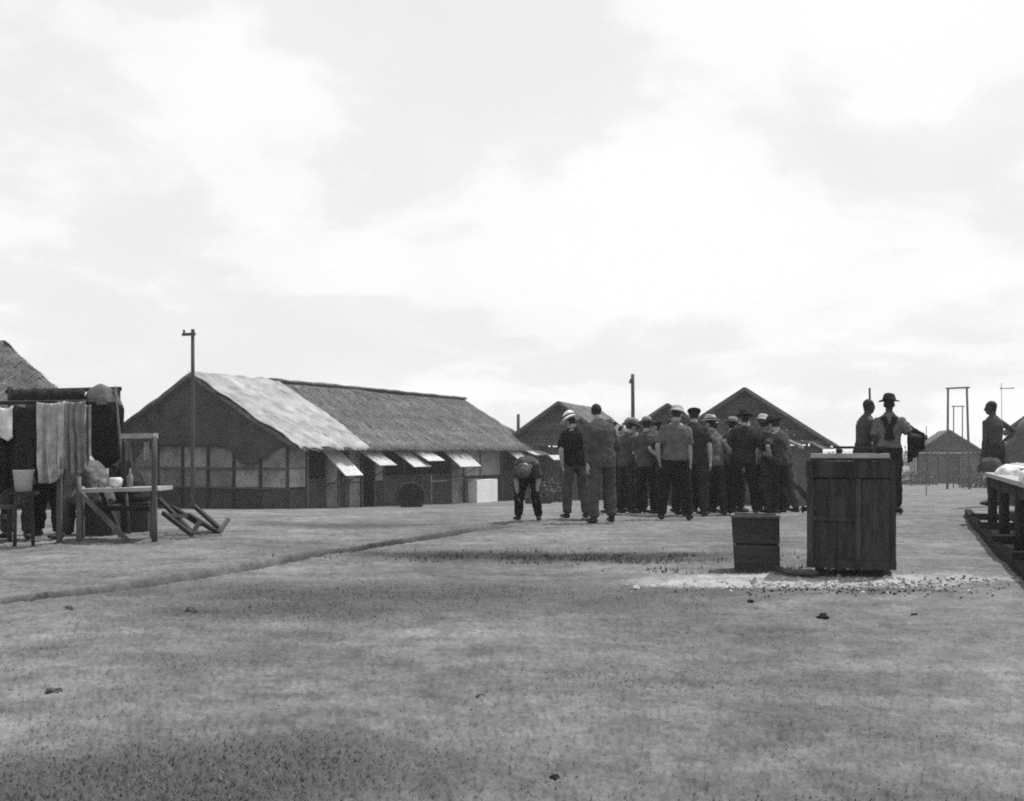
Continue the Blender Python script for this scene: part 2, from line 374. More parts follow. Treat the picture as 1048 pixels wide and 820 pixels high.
# ---------------------------------------------------------------- thatch
def thatch_slope(root, e0, e1, r1, r0, th=0.14, straws=2500, name='roof', seed=0):
    """roof slope: e0-e1 along the eave, r0-r1 along the ridge; thick sagging sheet plus loose straw"""
    rr = random.Random(seed); g = G(); e0, e1, r0, r1 = map(Vector, (e0, e1, r0, r1))
    nu, nv = 40, 16
    nrm = (e1 - e0).cross(r0 - e0).normalized()
    if nrm.z < 0: nrm = -nrm
    def pt(a, b, lift):
        p = e0.lerp(e1, a).lerp(r0.lerp(r1, a), b)
        w = 0.05 * fbm(a * 7 + seed, b * 5, 0.3) - 0.05 * math.sin(math.pi * b) + 0.015 * math.sin(b * nv * 2.2)
        edge = (0.11 * fbm(a * 23 + seed, 3.3) + 0.06 * fbm(a * 61 + seed, 1.7)) if b == 0 else 0
        return p + nrm * (w + lift) + (e0 - r0).normalized() * edge
    vs = []; fs = []
    for k, lift in enumerate((0.0, -th)):
        for i in range(nu + 1):
            for j in range(nv + 1): vs.append(pt(i / nu, j / nv, lift))
    N = (nu + 1) * (nv + 1); ix = lambda k, i, j: k * N + i * (nv + 1) + j
    for i in range(nu):
        for j in range(nv):
            fs.append((ix(0, i, j), ix(0, i + 1, j), ix(0, i + 1, j + 1), ix(0, i, j + 1)))
            fs.append((ix(1, i, j), ix(1, i, j + 1), ix(1, i + 1, j + 1), ix(1, i + 1, j)))
        fs.append((ix(0, i, 0), ix(1, i, 0), ix(1, i + 1, 0), ix(0, i + 1, 0)))
        fs.append((ix(0, i, nv), ix(0, i + 1, nv), ix(1, i + 1, nv), ix(1, i, nv)))
    for j in range(nv):
        fs.append((ix(0, 0, j), ix(0, 0, j + 1), ix(1, 0, j + 1), ix(1, 0, j)))
        fs.append((ix(0, nu, j), ix(1, nu, j), ix(1, nu, j + 1), ix(0, nu, j + 1)))
    g.add(vs, fs)
    o = mesh_obj(name, g, M_thatch, root, True)
    s = G(); dn = (e0 - r0).normalized(); al = (e1 - e0).normalized()
    for q in range(straws):
        a, b = rr.random(), (rr.random() ** 0.9 if q % 5 else 0.0)
        p = pt(a, max(b, 0.02), 0.006 + rr.random() * 0.02); L = rr.uniform(0.18, 0.5); w = rr.uniform(0.008, 0.022)
        d = (dn + al * rr.gauss(0, 0.13) + nrm * rr.gauss(0.03, 0.06)).normalized(); sd = d.cross(nrm).normalized() * w
        p1 = p + d * L
        s.add([p - sd, p + sd, p1 + sd * 0.4, p1 - sd * 0.4], [(0, 1, 2, 3)])
    so = mesh_obj('straw', s, M_straw, o); so['kind'] = 'stuff'
    so.location = V(0, 0, 0)
    return o

# ---------------------------------------------------------------- the long barrack on the left
def frame(d2):
    u = V(d2[0], d2[1], 0).normalized(); v = V(u.y, -u.x, 0); return u, v
bu_, bv_ = frame((0.427, 1.0))
B0 = V(X(200, 38), 38, 0); B0.z = -0.90
RIDGE = ZV(382, 38) - B0.z; EAVE = 2.12; WO = 4.28; WW = 3.70; LB = 20.5
def BP(t, w, z): return B0 + bu_ * t + bv_ * w + V(0, 0, z)
barrack = thing('barrack', 'long thatched barrack with pale canvas patch on its roof and propped white shutters', 'barrack', B0)
# posts and gable end
NB = 7; bw_ = 2 * WW / NB
for i in range(NB + 1):
    w = -WW + i * bw_
    top = EAVE + 0.1 + (RIDGE - EAVE) * (1 - abs(w) / WO) - 0.35
    log('post', barrack, BP(0.0, w, -0.25), BP(0.0, w, max(top, EAVE - 0.05)), 0.06, 0.055, M_darkwood, 7)
for i in range(NB):
    w = -WW + i * bw_ + 0.05; ww = bw_ - 0.10
    rect_panel('lower_panel', barrack, BP(0.03, w, -0.25), bv_ * ww, V(0, 0, 0.97), 0.03, M_lower)
    for k, (z0, z1) in enumerate(((0.75, 1.36), (1.39, 2.10))):
        rect_panel('matting_panel', barrack, BP(0.03, w, z0), bv_ * ww, V(0, 0, z1 - z0), 0.02, M_mat)
for z in (0.735, 1.375, 2.13):
    bar('batten', barrack, BP(-0.035, -WW - 0.1, z), BP(-0.035, WW + 0.1, z + random.uniform(-.03, .03)), 0.03, 0.045, M_wood)
# back gable and far side, closed so the inside stays dark
rect_panel('rear_wall', barrack, BP(LB, -WW, -0.5), bv_ * 2 * WW, V(0, 0, 2.6), 0.04, M_mat)
rect_panel('far_side_wall', barrack, BP(0.1, -WW, -0.7), bu_ * (LB - 0.1), V(0, 0, 2.8), 0.04, M_mat)
def tri_sheet(name, parent, pts, n, th, m, wr=0.0):
    # thin closed sheet from a polygon (fan from the first point)
    g = G(); pts = [Vector(p) for p in pts]; n = Vector(n).normalized(); k = len(pts)
    vs = [p + n * th / 2 for p in pts] + [p - n * th / 2 for p in pts]
    fs = [(0, i, i + 1) for i in range(1, k - 1)] + [(k, k + i + 1, k + i) for i in range(1, k - 1)] + [(i, i + k, (i + 1) % k + k, (i + 1) % k) for i in range(k)]
    g.add(vs, fs); return mesh_obj(name, g, m, parent)
rl = RIDGE - 0.10
def rz(w): return rl - (rl - EAVE + 0.02) * abs(w) / WO
tri_sheet('rear_gable', barrack, [BP(LB, 0, rl), BP(LB, WW, rz(WW)), BP(LB, WW, 2.0), BP(LB, -WW, 2.0), BP(LB, -WW, rz(WW))], bu_, 0.04, M_gable)
# dark tarpaulin filling the near gable, its hem sagging low towards the right
def gable_tarp():
    g = G(); nw, nz = 60, 22; vs = []; fs = []
    hemp = [(-3.95, 2.22), (-2.2, 2.16), (0.6, 2.12), (1.5, 2.05), (1.95, 1.55), (2.35, 1.45), (2.9, 1.75), (3.3, 2.02), (3.95, 2.2)]
    hx = [h[0] for h in hemp]; hy = [h[1] for h in hemp]
    for s_ in (0, 1):
        for i in range(nw + 1):
            w = -3.98 + 7.96 * i / nw; zb = float(np.interp(w, hx, hy)) + 0.02 * math.sin(w * 9); zt_ = rz(w) - 0.02
            zt_ = max(zt_, zb + 0.02)
            for j in range(nz + 1):
                b = j / nz; z = zb + (zt_ - zb) * b
                fold = 0.035 * math.sin((w * 2.1 + z * 0.9) * 2.2) * (0.4 + 0.6 * (1 - b)) + 0.03 * fbm(w * 1.3, z * 1.1, 5)
                if w < -0.9: fold += 0.07 * math.sin((w + 0.62 * (z - 2)) * 7.0) * min(1, (-0.9 - w) * 2)
                vs.append(BP(-0.16 + fold * 0.8 - 0.012 * s_, w, z))
    N = (nw + 1) * (nz + 1); ix = lambda k, i, j: k * N + i * (nz + 1) + j
    for i in range(nw):
        for j in range(nz):
            fs.append((ix(0, i, j), ix(0, i, j + 1), ix(0, i + 1, j + 1), ix(0, i + 1, j))); fs.append((ix(1, i, j), ix(1, i + 1, j), ix(1, i + 1, j + 1), ix(1, i, j + 1)))
        fs.append((ix(0, i, 0), ix(0, i + 1, 0), ix(1, i + 1, 0), ix(1, i, 0)))
    g.add(vs, fs); return mesh_obj('gable_tarpaulin', g, M_tarpdark, barrack, True)
gable_tarp()
# long side wall with openings
def t_of_px(px_, w=WW):
    k = (px_ - CX) / F; b = B0 + bv_ * w
    return (k * b.y - b.x) / (bu_.x - k * bu_.y)
def bz(t): return Z(BP(t, WW, 0).x, BP(t, WW, 0).y) - B0.z      # ground under the wall, relative to the barrack's base
side_posts = [0.0]
openings = [('win', 314, 333), ('closed', 333, 346), ('win', 346, 356), ('closed', 356, 369), ('door', 370, 383), ('closed', 383, 392), ('win', 392, 413), ('win', 413, 430), ('win', 431, 461), ('closed', 461, 474), ('closed', 474, 491), ('closed', 491, 512), ('win', 513, 527), ('closed', 527, 540)]
prev = 0.0
rect_panel('matting_panel', barrack, BP(0.06, WW, 0.75), bu_ * (t_of_px(313) - 0.1), V(0, 0, 0.62), 0.02, M_mat)
rect_panel('matting_panel', barrack, BP(0.06, WW, 1.39), bu_ * (t_of_px(313) - 0.1), V(0, 0, 0.74), 0.02, M_mat)
rect_panel('lower_panel', barrack, BP(0.06, WW, -0.3), bu_ * (t_of_px(313) - 0.1), V(0, 0, 1.0), 0.03, M_lower)
for kind, a, b in openings:
    t0, t1 = t_of_px(a), min(t_of_px(b), LB); base = min(bz(t0), bz(t1)) - 0.25
    log('post', barrack, BP(t0, WW + 0.02, base), BP(t0, WW + 0.02, EAVE + 0.1), 0.05, 0.045, M_wood, 7)
    if kind == 'door': continue
    sill = 0.95 if kind == 'win' else 0.80
    rect_panel('lower_panel', barrack, BP(t0 + 0.06, WW, base), bu_ * (t1 - t0 - 0.12), V(0, 0, sill - base), 0.03, M_mat if a in (461, 333, 356) else M_lower)
    if kind == 'win':
        bar('window_sill', barrack, BP(t0 + 0.06, WW + 0.03, sill + 0.02), BP(t1 - 0.06, WW + 0.03, sill + 0.02), 0.09, 0.04, M_wood)
    else:
        rect_panel('matting_panel', barrack, BP(t0 + 0.06, WW, sill + 0.03), bu_ * (t1 - t0 - 0.12), V(0, 0, EAVE - sill - 0.03), 0.02, M_mat)
bar('eave_plate', barrack, BP(0, WW + 0.02, EAVE + 0.13), BP(LB, WW + 0.02, EAVE + 0.13), 0.09, 0.09, M_darkwood)
# propped shutters: hinge pixel, outward and downward reach
for a, wd, out, dn, zt0 in ((326, 1.15, 0.98, 0.72, 2.0), (362, 1.25, 0.98, 0.48, 2.02), (399, 1.4, 0.95, 0.52, 1.98), (413, 1.4, 1.0, 0.46, 2.12), (447, 2.0, 1.0, 0.66, 2.10), (512, 2.2, 0.95, 0.52, 2.1), (523, 2.1, 1.15, 0.38, 2.2)):
    t0 = t_of_px(a); p = BP(t0, WW + 0.10, zt0)
    dn *= 1.25; sh = rect_panel('shutter', barrack, p, bu_ * wd, bv_ * out + V(0, 0, -dn), 0.03, M_flap)
    for q in (0.08, wd - 0.08):
        bar('prop', sh, BP(t0 + q, WW + 0.08, zt0 - dn - 0.45), p + bu_ * q + bv_ * (out * 0.93) + V(0, 0, -dn * 0.93 - 0.03), 0.03, 0.03, M_darkwood)
# free posts in front of the wall carrying the eave
for a, h in ((354, 1.25), (441, 1.15), (477, 1.2)):
    t0 = t_of_px(a, WW + 0.55); q = Z(BP(t0, WW + 0.55, 0).x, BP(t0, WW + 0.55, 0).y) - B0.z
    log('porch_post', barrack, BP(t0, WW + 0.55, q - 0.1), BP(t0, WW + 0.55, q + h), 0.045, 0.04, M_wood, 7)
t0, t1 = t_of_px(441, WW + 0.55), t_of_px(492, WW + 0.55); q = bz((t0 + t1) / 2)
bar('rail', barrack, BP(t0 - 0.1, WW + 0.55, q + 1.0), BP(t1, WW + 0.55, q + 0.98), 0.05, 0.06, M_wood)
# roof
er = (RIDGE - EAVE) * (WO + 0.0) / WO
thatch_slope(barrack, BP(-0.35, WO, EAVE), BP(LB + 0.7, WO, EAVE - 0.05), BP(LB + 0.4, 0, RIDGE), BP(-0.35, 0, RIDGE), straws=9000, seed=1)
thatch_slope(barrack, BP(-0.35, -WO, EAVE), BP(LB + 0.7, -WO, EAVE), BP(LB + 0.4, 0, RIDGE), BP(-0.35, 0, RIDGE), straws=1500, seed=2)
g = G()
pts = [BP(4.3 + (LB - 3.8) * i / 30, 0.05 * fbm(i * 0.7, 1.0), RIDGE + 0.02 + 0.03 * fbm(i * 0.9, 4.0)) for i in range(31)]
g.loft(pts, [(0.20 + 0.05 * fbm(i * 1.9, 7.0), 0.075 + 0.03 * fbm(i * 1.3, 2.0)) for i in range(31)], 10, side=bv_, cap=0.2)
mesh_obj('ridge_cap', g, M_thatch, barrack, True)
# pale canvas stretched over the near end of the roof
def canvas_patch():
    g = G(); nu, nv = 46, 40; vs = []; fs = []
    nrm = (bv_ * (RIDGE - EAVE) + V(0, 0, WO)).normalized()
    for s_ in (0, 1):
        for j in range(nv + 1):
            b = j / nv; w = 0.02 + (WO + 0.22) * b
            ta = -0.42 + 0.06 * math.sin(b * 17) + 0.05 * fbm(b * 6, 2.2)
            tb = 4.7 - 0.3 * b + 0.45 * math.sin(b * 5.0) * (b - 0.2) + 0.14 * fbm(b * 8, 8.8)
            for i in range(nu + 1):
                a = i / nu; t = ta + (tb - ta) * a
                w2 = w
                if b > 0.93: w2 = w + 0.08 * math.sin(t * 4.5) + 0.22 * fbm(t * 2.3, 6.6) * (b - 0.9) * 10
                z = RIDGE - (RIDGE - EAVE) * w2 / WO
                lift = 0.075 + 0.035 * fbm(t * 0.9, w * 2.0, 2.0) + 0.012 * fbm(t * 2.6, w * 5.3, 7.0) + 0.02 * math.sin((t * 1.4 + w * 0.7) * 4) - 0.02 * math.sin(math.pi * b)
                if b > 0.985 or a > 0.985: lift *= 0.5
                vs.append(BP(t, w2, z) + nrm * (lift + (0.0 if s_ == 0 else -0.014)))
    N = (nu + 1) * (nv + 1); ix = lambda k, i, j: k * N + j * (nu + 1) + i
    for j in range(nv):
        for i in range(nu):
            fs.append((ix(0, i, j), ix(0, i, j + 1), ix(0, i + 1, j + 1), ix(0, i + 1, j))); fs.append((ix(1, i, j), ix(1, i + 1, j), ix(1, i + 1, j + 1), ix(1, i, j + 1)))
    for i in range(nu): fs.append((ix(0, i, nv), ix(1, i, nv), ix(1, i + 1, nv), ix(0, i + 1, nv)))
    for j in range(nv):
        fs.append((ix(0, 0, j), ix(1, 0, j), ix(1, 0, j + 1), ix(0, 0, j + 1))); fs.append((ix(0, nu, j), ix(0, nu, j + 1), ix(1, nu, j + 1), ix(1, nu, j)))
    g.add(vs, fs); o = mesh_obj('roof_canvas', g, M_canvas, barrack, True); o['label'] = 'bleached canvas sheet over the near end of the thatch'
canvas_patch()

# ---------------------------------------------------------------- gabled huts behind the crowd
def hut(u, v, d, W, drop, L, dirx, label, overh=0.45, roofm='thatch', boards=9, name='hut', gname=None, open_front=False, straws=1200, seed=5):
    uu, vv = frame((dirx, 1.0)); A = P(u, v, d); base = Z(A.x, A.y)
    O = V(A.x, A.y, base); ridge = A.z - base; eave = ridge - drop
    Q = lambda t, w, z: O + uu * t + vv * w + V(0, 0, z)
    h = thing(name, label, 'hut', O, gname)
    ww = W - overh
    rzz = lambda w: ridge - 0.10 - drop * abs(w) / W
    thatch_slope(h, Q(-0.5, W, eave), Q(L + 0.5, W, eave), Q(L + 0.5, 0, ridge), Q(-0.5, 0, ridge), 0.12, straws, seed=seed)
    thatch_slope(h, Q(-0.5, -W, eave), Q(L + 0.5, -W, eave), Q(L + 0.5, 0, ridge), Q(-0.5, 0, ridge), 0.12, straws // 2, seed=seed + 1)
    # gable boards, horizontal, one by one
    zlow = eave + 0.12; zh = ridge - 0.18; bh = (zh - zlow) / boards
    for k in range(boards):
        z0 = zlow + k * bh; z1 = z0 + bh - 0.012
        w0 = min(ww, W * (ridge - 0.14 - z0) / drop); w1 = min(ww, W * (ridge - 0.14 - z1) / drop)
        o_ = 0.012 * (k % 2)
        tri_sheet('gable_board', h, [Q(-o_, -w0, z0), Q(-o_, w0, z0), Q(-o_, max(w1, 0.02), z1), Q(-o_, -max(w1, 0.02), z1)], uu, 0.03, M_gable)
    bar('tie_beam', h, Q(-0.32, -W + 0.1, eave + 0.05), Q(-0.32, W - 0.1, eave + 0.05), 0.10, 0.12, M_wood)
    for s_ in (-1, 1):
        bar('verge_pole', h, Q(-0.55, s_ * (W + 0.16), eave - 0.17), Q(-0.55, 0, ridge - 0.05), 0.10, 0.12, M_wood)
        for t in (0.0, L * 0.33, L * 0.66, L):
            log('post', h, Q(t, s_ * ww, -0.6), Q(t, s_ * ww, eave + 0.1), 0.07, 0.06, M_darkwood, 7)
        if not (open_front and s_ == 1):
            rect_panel('side_wall', h, Q(0.05, s_ * ww, -0.6), uu * (L - 0.1), V(0, 0, eave + 0.55), 0.03, M_mat)
    n = 6; pw = 2 * ww / n
    for k in range(n):
        if open_front and k in (2, 3): continue
        rect_panel('wall_panel', h, Q(0.02, -ww + k * pw + 0.03, -0.6), vv * (pw - 0.06), V(0, 0, eave + 0.5), 0.03, M_gable)
    rect_panel('rear_wall', h, Q(L, -ww, -0.6), vv * 2 * ww, V(0, 0, eave + 0.55), 0.03, M_mat)
    tri_sheet('rear_gable', h, [Q(L, -ww, eave), Q(L, ww, eave), Q(L, 0.05, ridge - 0.15), Q(L, -0.05, ridge - 0.15)], uu, 0.03, M_gable)
    return h, Q
hC, QC = hut(762, 397, 44, 3.35, 2.18, 9.0, 0.20, 'dark gabled hut standing directly behind the right half of the crowd', open_front=True, seed=11)
hA, QA = hut(574, 411, 55, 3.1, 2.15, 9.0, 0.28, 'gabled hut just right of the long barrack, behind the man in the pale sun helmet', seed=21)
hB, QB = hut(684, 413, 57, 3.2, 2.10, 9.0, 0.22, 'gabled hut half hidden behind the middle of the crowd', seed=31)
hD, QD = hut(971, 440, 93, 2.9, 1.9, 6.0, 0.25, 'small far hut in front of the tall open timber frame', straws=300, seed=41)
hE, QE = hut(1098, 392, 52, 3.0, 2.3, 8.0, 0.62, 'thatched hut at the right edge behind the canvas heap', straws=700, seed=51)
# pale shutter on the side of the hut next to the barrack
pp = P(561, 466, 52.0); rect_panel('shutter', hA, pp, V(1.0, 0, 0), V(0.25, -0.35, -0.22), 0.03, M_flap)
pp = P(828, 452, 43.0); rect_panel('shutter', hC, pp, V(0.55, 0.5, 0), V(0.45, -0.3, -0.28), 0.03, M_flap)

# thatched hut at the far left: hipped roof seen from the end
O = PG(-40, 35); hl = thing('hut', 'big thatched hut with hipped roof at the left edge behind the laundry', 'hut', O)
zr, ze = ZV(347, 37), ZV(428, 34)
R0, R1 = V(X(-150, 37.5), 37.5, zr), V(X(3, 37.5), 37.5, zr)
E0, E1 = V(X(-260, 33.5), 33.5, ze), V(X(95, 33.5), 33.5, ze)
E2, E3 = V(X(70, 41.5), 41.5, ze), V(X(-260, 33.5), 41.5, ze)
thatch_slope(hl, E0, E1, R1, R0, 0.14, 5000, seed=61)
thatch_slope(hl, E1, E2, R1 + V(0, 0.02, 0), R1, 0.14, 1500, seed=62)
thatch_slope(hl, E2, E3, R0, R1, 0.14, 200, seed=63)
gz = min(Z(p.x, p.y) for p in (E0, E1, E2, E3)) - 0.2
for k in range(9):
    w = E1.x - 0.7 - k * 1.15
    log('post', hl, V(w, 34.2, gz), V(w, 34.2, ze + 0.2), 0.06, 0.05, M_darkwood, 7)
    rect_panel('matting_panel', hl, V(w - 1.08, 34.2, gz), V(1.0, 0, 0), V(0, 0, ze - gz + 0.2), 0.03, M_lower)
rect_panel('side_wall', hl, V(E1.x - 0.7, 34.2, gz), V(-3.2, 6.5, 0), V(0, 0, ze - gz + 0.2), 0.03, M_lower)

# ---------------------------------------------------------------- poles, frame, fence
def pole(u, vtop, d, r, label, arm=None, lean=0.0, name='utility_pole', m=None):
    b = PG(u, d); t = thing(name, label, 'pole', b)
    top = V(b.x + lean, d, ZV(vtop, d))
    log('shaft', t, b - V(0, 0, 0.3), top, r * 1.15, r * 0.85, m or M_pole, 9, wob=0.01)
    if arm:
        for (a0, a1, dz) in arm:
            bar('crossarm', t, top + V(a0, -0.08, dz), top + V(a1, -0.08, dz + 0.02), 0.07, 0.09, M_pole)
            for q in (a0 + 0.06, a1 - 0.06):
                g = G(); g.lathe(top + V(q, -0.08, dz + 0.04), Matrix.Identity(3), [(0, 0), (0.035, 0.0), (0.03, 0.05), (0.045, 0.06), (0.03, 0.11), (0, 0.12)], 8); mesh_obj('insulator', g, M_pole, t, True)
    return t
pole(197.5, 337, 35.6, 0.065, 'tall utility pole with short crossarm before the barrack gable', [(-0.32, 0.1, -0.18)])
pole(647.5, 383, 47, 0.085, 'utility pole rising between the two middle huts', [(-0.16, 0.05, -0.35)])
pole(530.5, 424, 66, 0.11, 'short thick pole past the far end of the barrack', None)
pole(1025, 392, 120, 0.035, 'thin far pole with crossarm near the right edge', [(-0.2, 1.3, -0.6)])
pole(948, 436, 62, 0.022, 'thin stake beside the man carrying a dark garment', None, name='stake')

b = PG(981, 76); fr = thing('timber_frame', 'tall open timber frame of two posts and a top beam beyond the far hut', 'frame', b)
zt_ = ZV(397, 76)
for u in (969.5, 992.5):
    log('post', fr, PG(u, 76) - V(0, 0, .4), V(X(u, 76) + (0.05 if u < 980 else -0.2), 76, zt_), 0.09, 0.075, M_pole, 8)
bar('top_beam', fr, V(X(968, 76), 75.95, zt_ - 0.05), V(X(992, 76), 75.95, zt_ + 0.02), 0.10, 0.11, M_pole)
for u in (976, 985): log('inner_post', fr, PG(u, 78) - V(0, 0, .3), V(X(u, 78), 78, ZV(416, 78)), 0.045, 0.04, M_pole, 7)
bar('inner_beam', fr, V(X(974, 78), 78, ZV(416, 78)), V(X(987, 78), 78, ZV(416, 78)), 0.06, 0.07, M_pole)

fe = thing('fence', 'low timber fence crossing the far ground in front of the small hut', 'fence', PG(975, 84))
fx0, fx1 = X(860, 84), X(1060, 84); nP = 12
for k in range(nP):
    x = fx0 + (fx1 - fx0) * k / (nP - 1)
    log('post', fe, V(x, 84, Z(x, 84) - 0.2), V(x, 84, Z(x, 84) + 0.95 + random.uniform(-.08, .08)), 0.05, 0.045, M_pole, 6)
for zz_ in (0.35, 0.8):
    for k in range(nP - 1):
        xa = fx0 + (fx1 - fx0) * k / (nP - 1); xb = fx0 + (fx1 - fx0) * (k + 1) / (nP - 1)
        bar('rail', fe, V(xa - .1, 83.93, Z(xa, 84) + zz_), V(xb + .1, 83.93, Z(xb, 84) + zz_ + random.uniform(-.03, .03)), 0.04, 0.09, M_pole)

# ---------------------------------------------------------------- bushes and a far tree line
def leaf_mass(name, cx, cy, rx, ry, h, n, size, seed, material=None):
    rr = random.Random(seed); g = G(); zb = Z(cx, cy)
    for k in range(n):
        a = rr.random() * 2 * math.pi; r = math.sqrt(rr.random()); hh = rr.random()
        x = cx + rx * r * math.cos(a); y_ = cy + ry * r * math.sin(a)
        top = h * (0.55 + 0.6 * fbm(x * 1.4 + seed, y_ * 1.4) + 0.3 * (1 - r))
        z = Z(x, y_) + max(0.05, top) * hh
        d1 = V(rr.gauss(0, 1), rr.gauss(0, 1), rr.gauss(0.3, 0.7)).normalized() * size * rr.uniform(.5, 1.2); d2 = d1.cross(V(rr.gauss(0, 1), rr.gauss(0, 1), rr.gauss(0, 1))).normalized() * size * 0.35
        p = V(x, y_, z); g.add([p, p + d1 * 0.5 + d2, p + d1, p + d1 * 0.5 - d2], [(0, 1, 2, 3)])
    return g
for (u, d, rx, h, n, lab) in ((563, 50, 0.9, 1.0, 700, 'ragged bush below the hut beside the barrack end'), (552, 47, 0.6, 0.7, 450, 'small low bush just right of the stooping man'), (858, 66, 1.6, 1.6, 900, 'bush behind the dark crate, right of the crowd hut'), (935, 88, 1.8, 1.3, 700, 'bush left of the small far hut'), (1004, 80, 1.6, 1.5, 800, 'bush at the foot of the far timber frame')):
    c = PG(u, d); t = thing('bush', lab, 'bush', c)
    mesh_obj('foliage', leaf_mass('bush', c.x, d, rx, rx * 0.7, h, n, 0.22, int(u)), M_leaf, t)
    for k in range(5): log('stem', t, c, c + V(random.uniform(-.5, .5) * rx, random.uniform(-.4, .4) * rx, h * 0.7), 0.025, 0.01, M_darkwood, 5)
g = G()
for k in range(46):
    x = -150 + 300 * k / 45 + random.uniform(-3, 3); yy = 230 + random.uniform(-18, 18)
    q = leaf_mass('x', x, yy, 5.5, 3.0, random.uniform(2.0, 3.6), 260, 0.9, k + 100); g.add(q.v, q.f)
tl = mesh_obj('far_tree_line', g, M_leaf); tag(tl, 'low hazy line of far trees along the horizon', 'trees', kind='stuff')

# ---------------------------------------------------------------- the big crate and the small box
D1 = 9.55; zb = ZV(582, D1); zt1 = ZV(472, D1); xl, xr = X(828, D1), X(914, D1); dep = 0.66
gz0 = Z((xl + xr) / 2, D1)
cr_ = thing('crate', 'tall dark boarded wooden crate raised on short legs over pale ash', 'crate', V((xl + xr) / 2, D1 + dep / 2, gz0))
nbd = 4; bwid = (xr - xl) / nbd
hz = zt1 - zb; zband = ZV(490, D1)
for k in range(nbd):
    wv = (0.003, -0.002, 0.0045, 0.0)[k]
    rect_panel('front_board', cr_, V(xl + k * bwid, D1 + wv, zb + 0.075), V(bwid, 0, 0), V(0, 0, zband - zb - 0.08), 0.022, M_crate, gap=-0.003)
    rect_panel('rear_board', cr_, V(xl + k * bwid, D1 + dep, zb), V(bwid, 0, 0), V(0, 0, hz - 0.01), 0.022, M_crate)
for s_, x in ((0, xl + 0.010), (1, xr - 0.010)):
    for k in range(4):
        rect_panel('side_board', cr_, V(x, D1 + 0.014 + k * (dep - 0.028) / 4, zb), V(0, (dep - 0.028) / 4, 0), V(0, 0, hz - 0.02), 0.02, M_crate)
bar('top_rail', cr_, V(xl - 0.012, D1 - 0.012, (zband + zt1) / 2 + 0.005), V(xr + 0.012, D1 - 0.012, (zband + zt1) / 2 + 0.002), 0.028, zt1 - zband - 0.01, M_crate)
bar('bottom_rail', cr_, V(xl - 0.008, D1 - 0.012, zb + 0.036), V(xr + 0.008, D1 - 0.012, zb + 0.036), 0.028, 0.072, M_crate)
bar('corner_post', cr_, V(xl + 0.022, D1 - 0.020, zb + 0.05), V(xl + 0.022, D1 - 0.020, zt1 - 0.03), 0.055, 0.02, M_crate, (0, 1, 0))
bar('corner_post', cr_, V(xr - 0.018, D1 - 0.020, zb + 0.05), V(xr - 0.018, D1 - 0.020, zt1 - 0.03), 0.045, 0.02, M_crate, (0, 1, 0))
xm = X(878, D1); bar('mid_batten', cr_, V(xm, D1 - 0.018, zb + 0.076), V(xm, D1 - 0.018, zband), 0.045, 0.016, M_crate, (0, 1, 0))
zm = ZV(531, D1); bar('cross_batten', cr_, V(xl + 0.05, D1 - 0.018, zm), V(xm - 0.024, D1 - 0.018, zm - 0.004), 0.016, 0.035, M_crate)
rect_panel('lid', cr_, V(xl + 0.02, D1 + 0.01, zt1 + 0.012), V(xr - xl - 0.04, 0, 0), V(0, dep - 0.02, 0), 0.022, M_crate)
rect_panel('floor_board', cr_, V(xl + 0.01, D1 + 0.012, zb + 0.012), V(xr - xl - 0.02, 0, 0), V(0, dep - 0.02, 0), 0.02, M_crate)
for x in (xl + 0.09, xr - 0.13):
    for yv in (D1 + 0.08, D1 + dep - 0.1): bar('leg', cr_, V(x, yv, Z(x, yv) - 0.04), V(x, yv, zb + 0.003), 0.06, 0.06, M_darkwood)
g = G()    # handle knobs on both sides
for x, s_ in ((xl, -1), (xr, 1)):
    g = G(); c = V(x, D1 + 0.2, ZV(523, D1)); g.loft([c, c + V(0.035 * s_, 0, 0), c + V(0.05 * s_, 0, 0)], [0.02, 0.02, 0.045], 10, cap=0.5); mesh_obj('knob', g, M_metal, cr_, True)
# pale slab on the lid and a raised dark plank across it
zs = zt1 + 0.024
sl = rect_panel('pale_slab', None, V(xl + 0.02, D1 + 0.02, zs + 0.02), V(xr - xl - 0.06, 0, 0), V(0, dep - 0.06, 0), 0.038, M_palewood); tag(sl, 'pale flat slab lying on top of the tall crate', 'slab')
zs += 0.04
tray = thing('plank_stand', 'dark plank on two short feet standing on the crate slab', 'plank', V(X(871, D1), D1 + 0.2, zs))
bar('board', tray, V(X(846, D1 + .2), D1 + 0.2, zs + 0.052), V(X(897, D1 + .2), D1 + 0.2, zs + 0.052), 0.16, 0.022, M_darkwood)
for u in (852, 890): bar('foot', tray, V(X(u, D1 + .2), D1 + 0.13, zs + 0.02), V(X(u, D1 + .2), D1 + 0.27, zs + 0.02), 0.05, 0.04, M_darkwood)
# leaning stick and the pipe on the ground
st = log('stick', None, P(811, 492, 9.75), V(X(833, 9.75), 9.62, ZV(524, 9.7)), 0.022, 0.02, M_darkwood)
tag(st, 'dark stick resting on the left side of the tall crate', 'stick')
st2 = G(); 
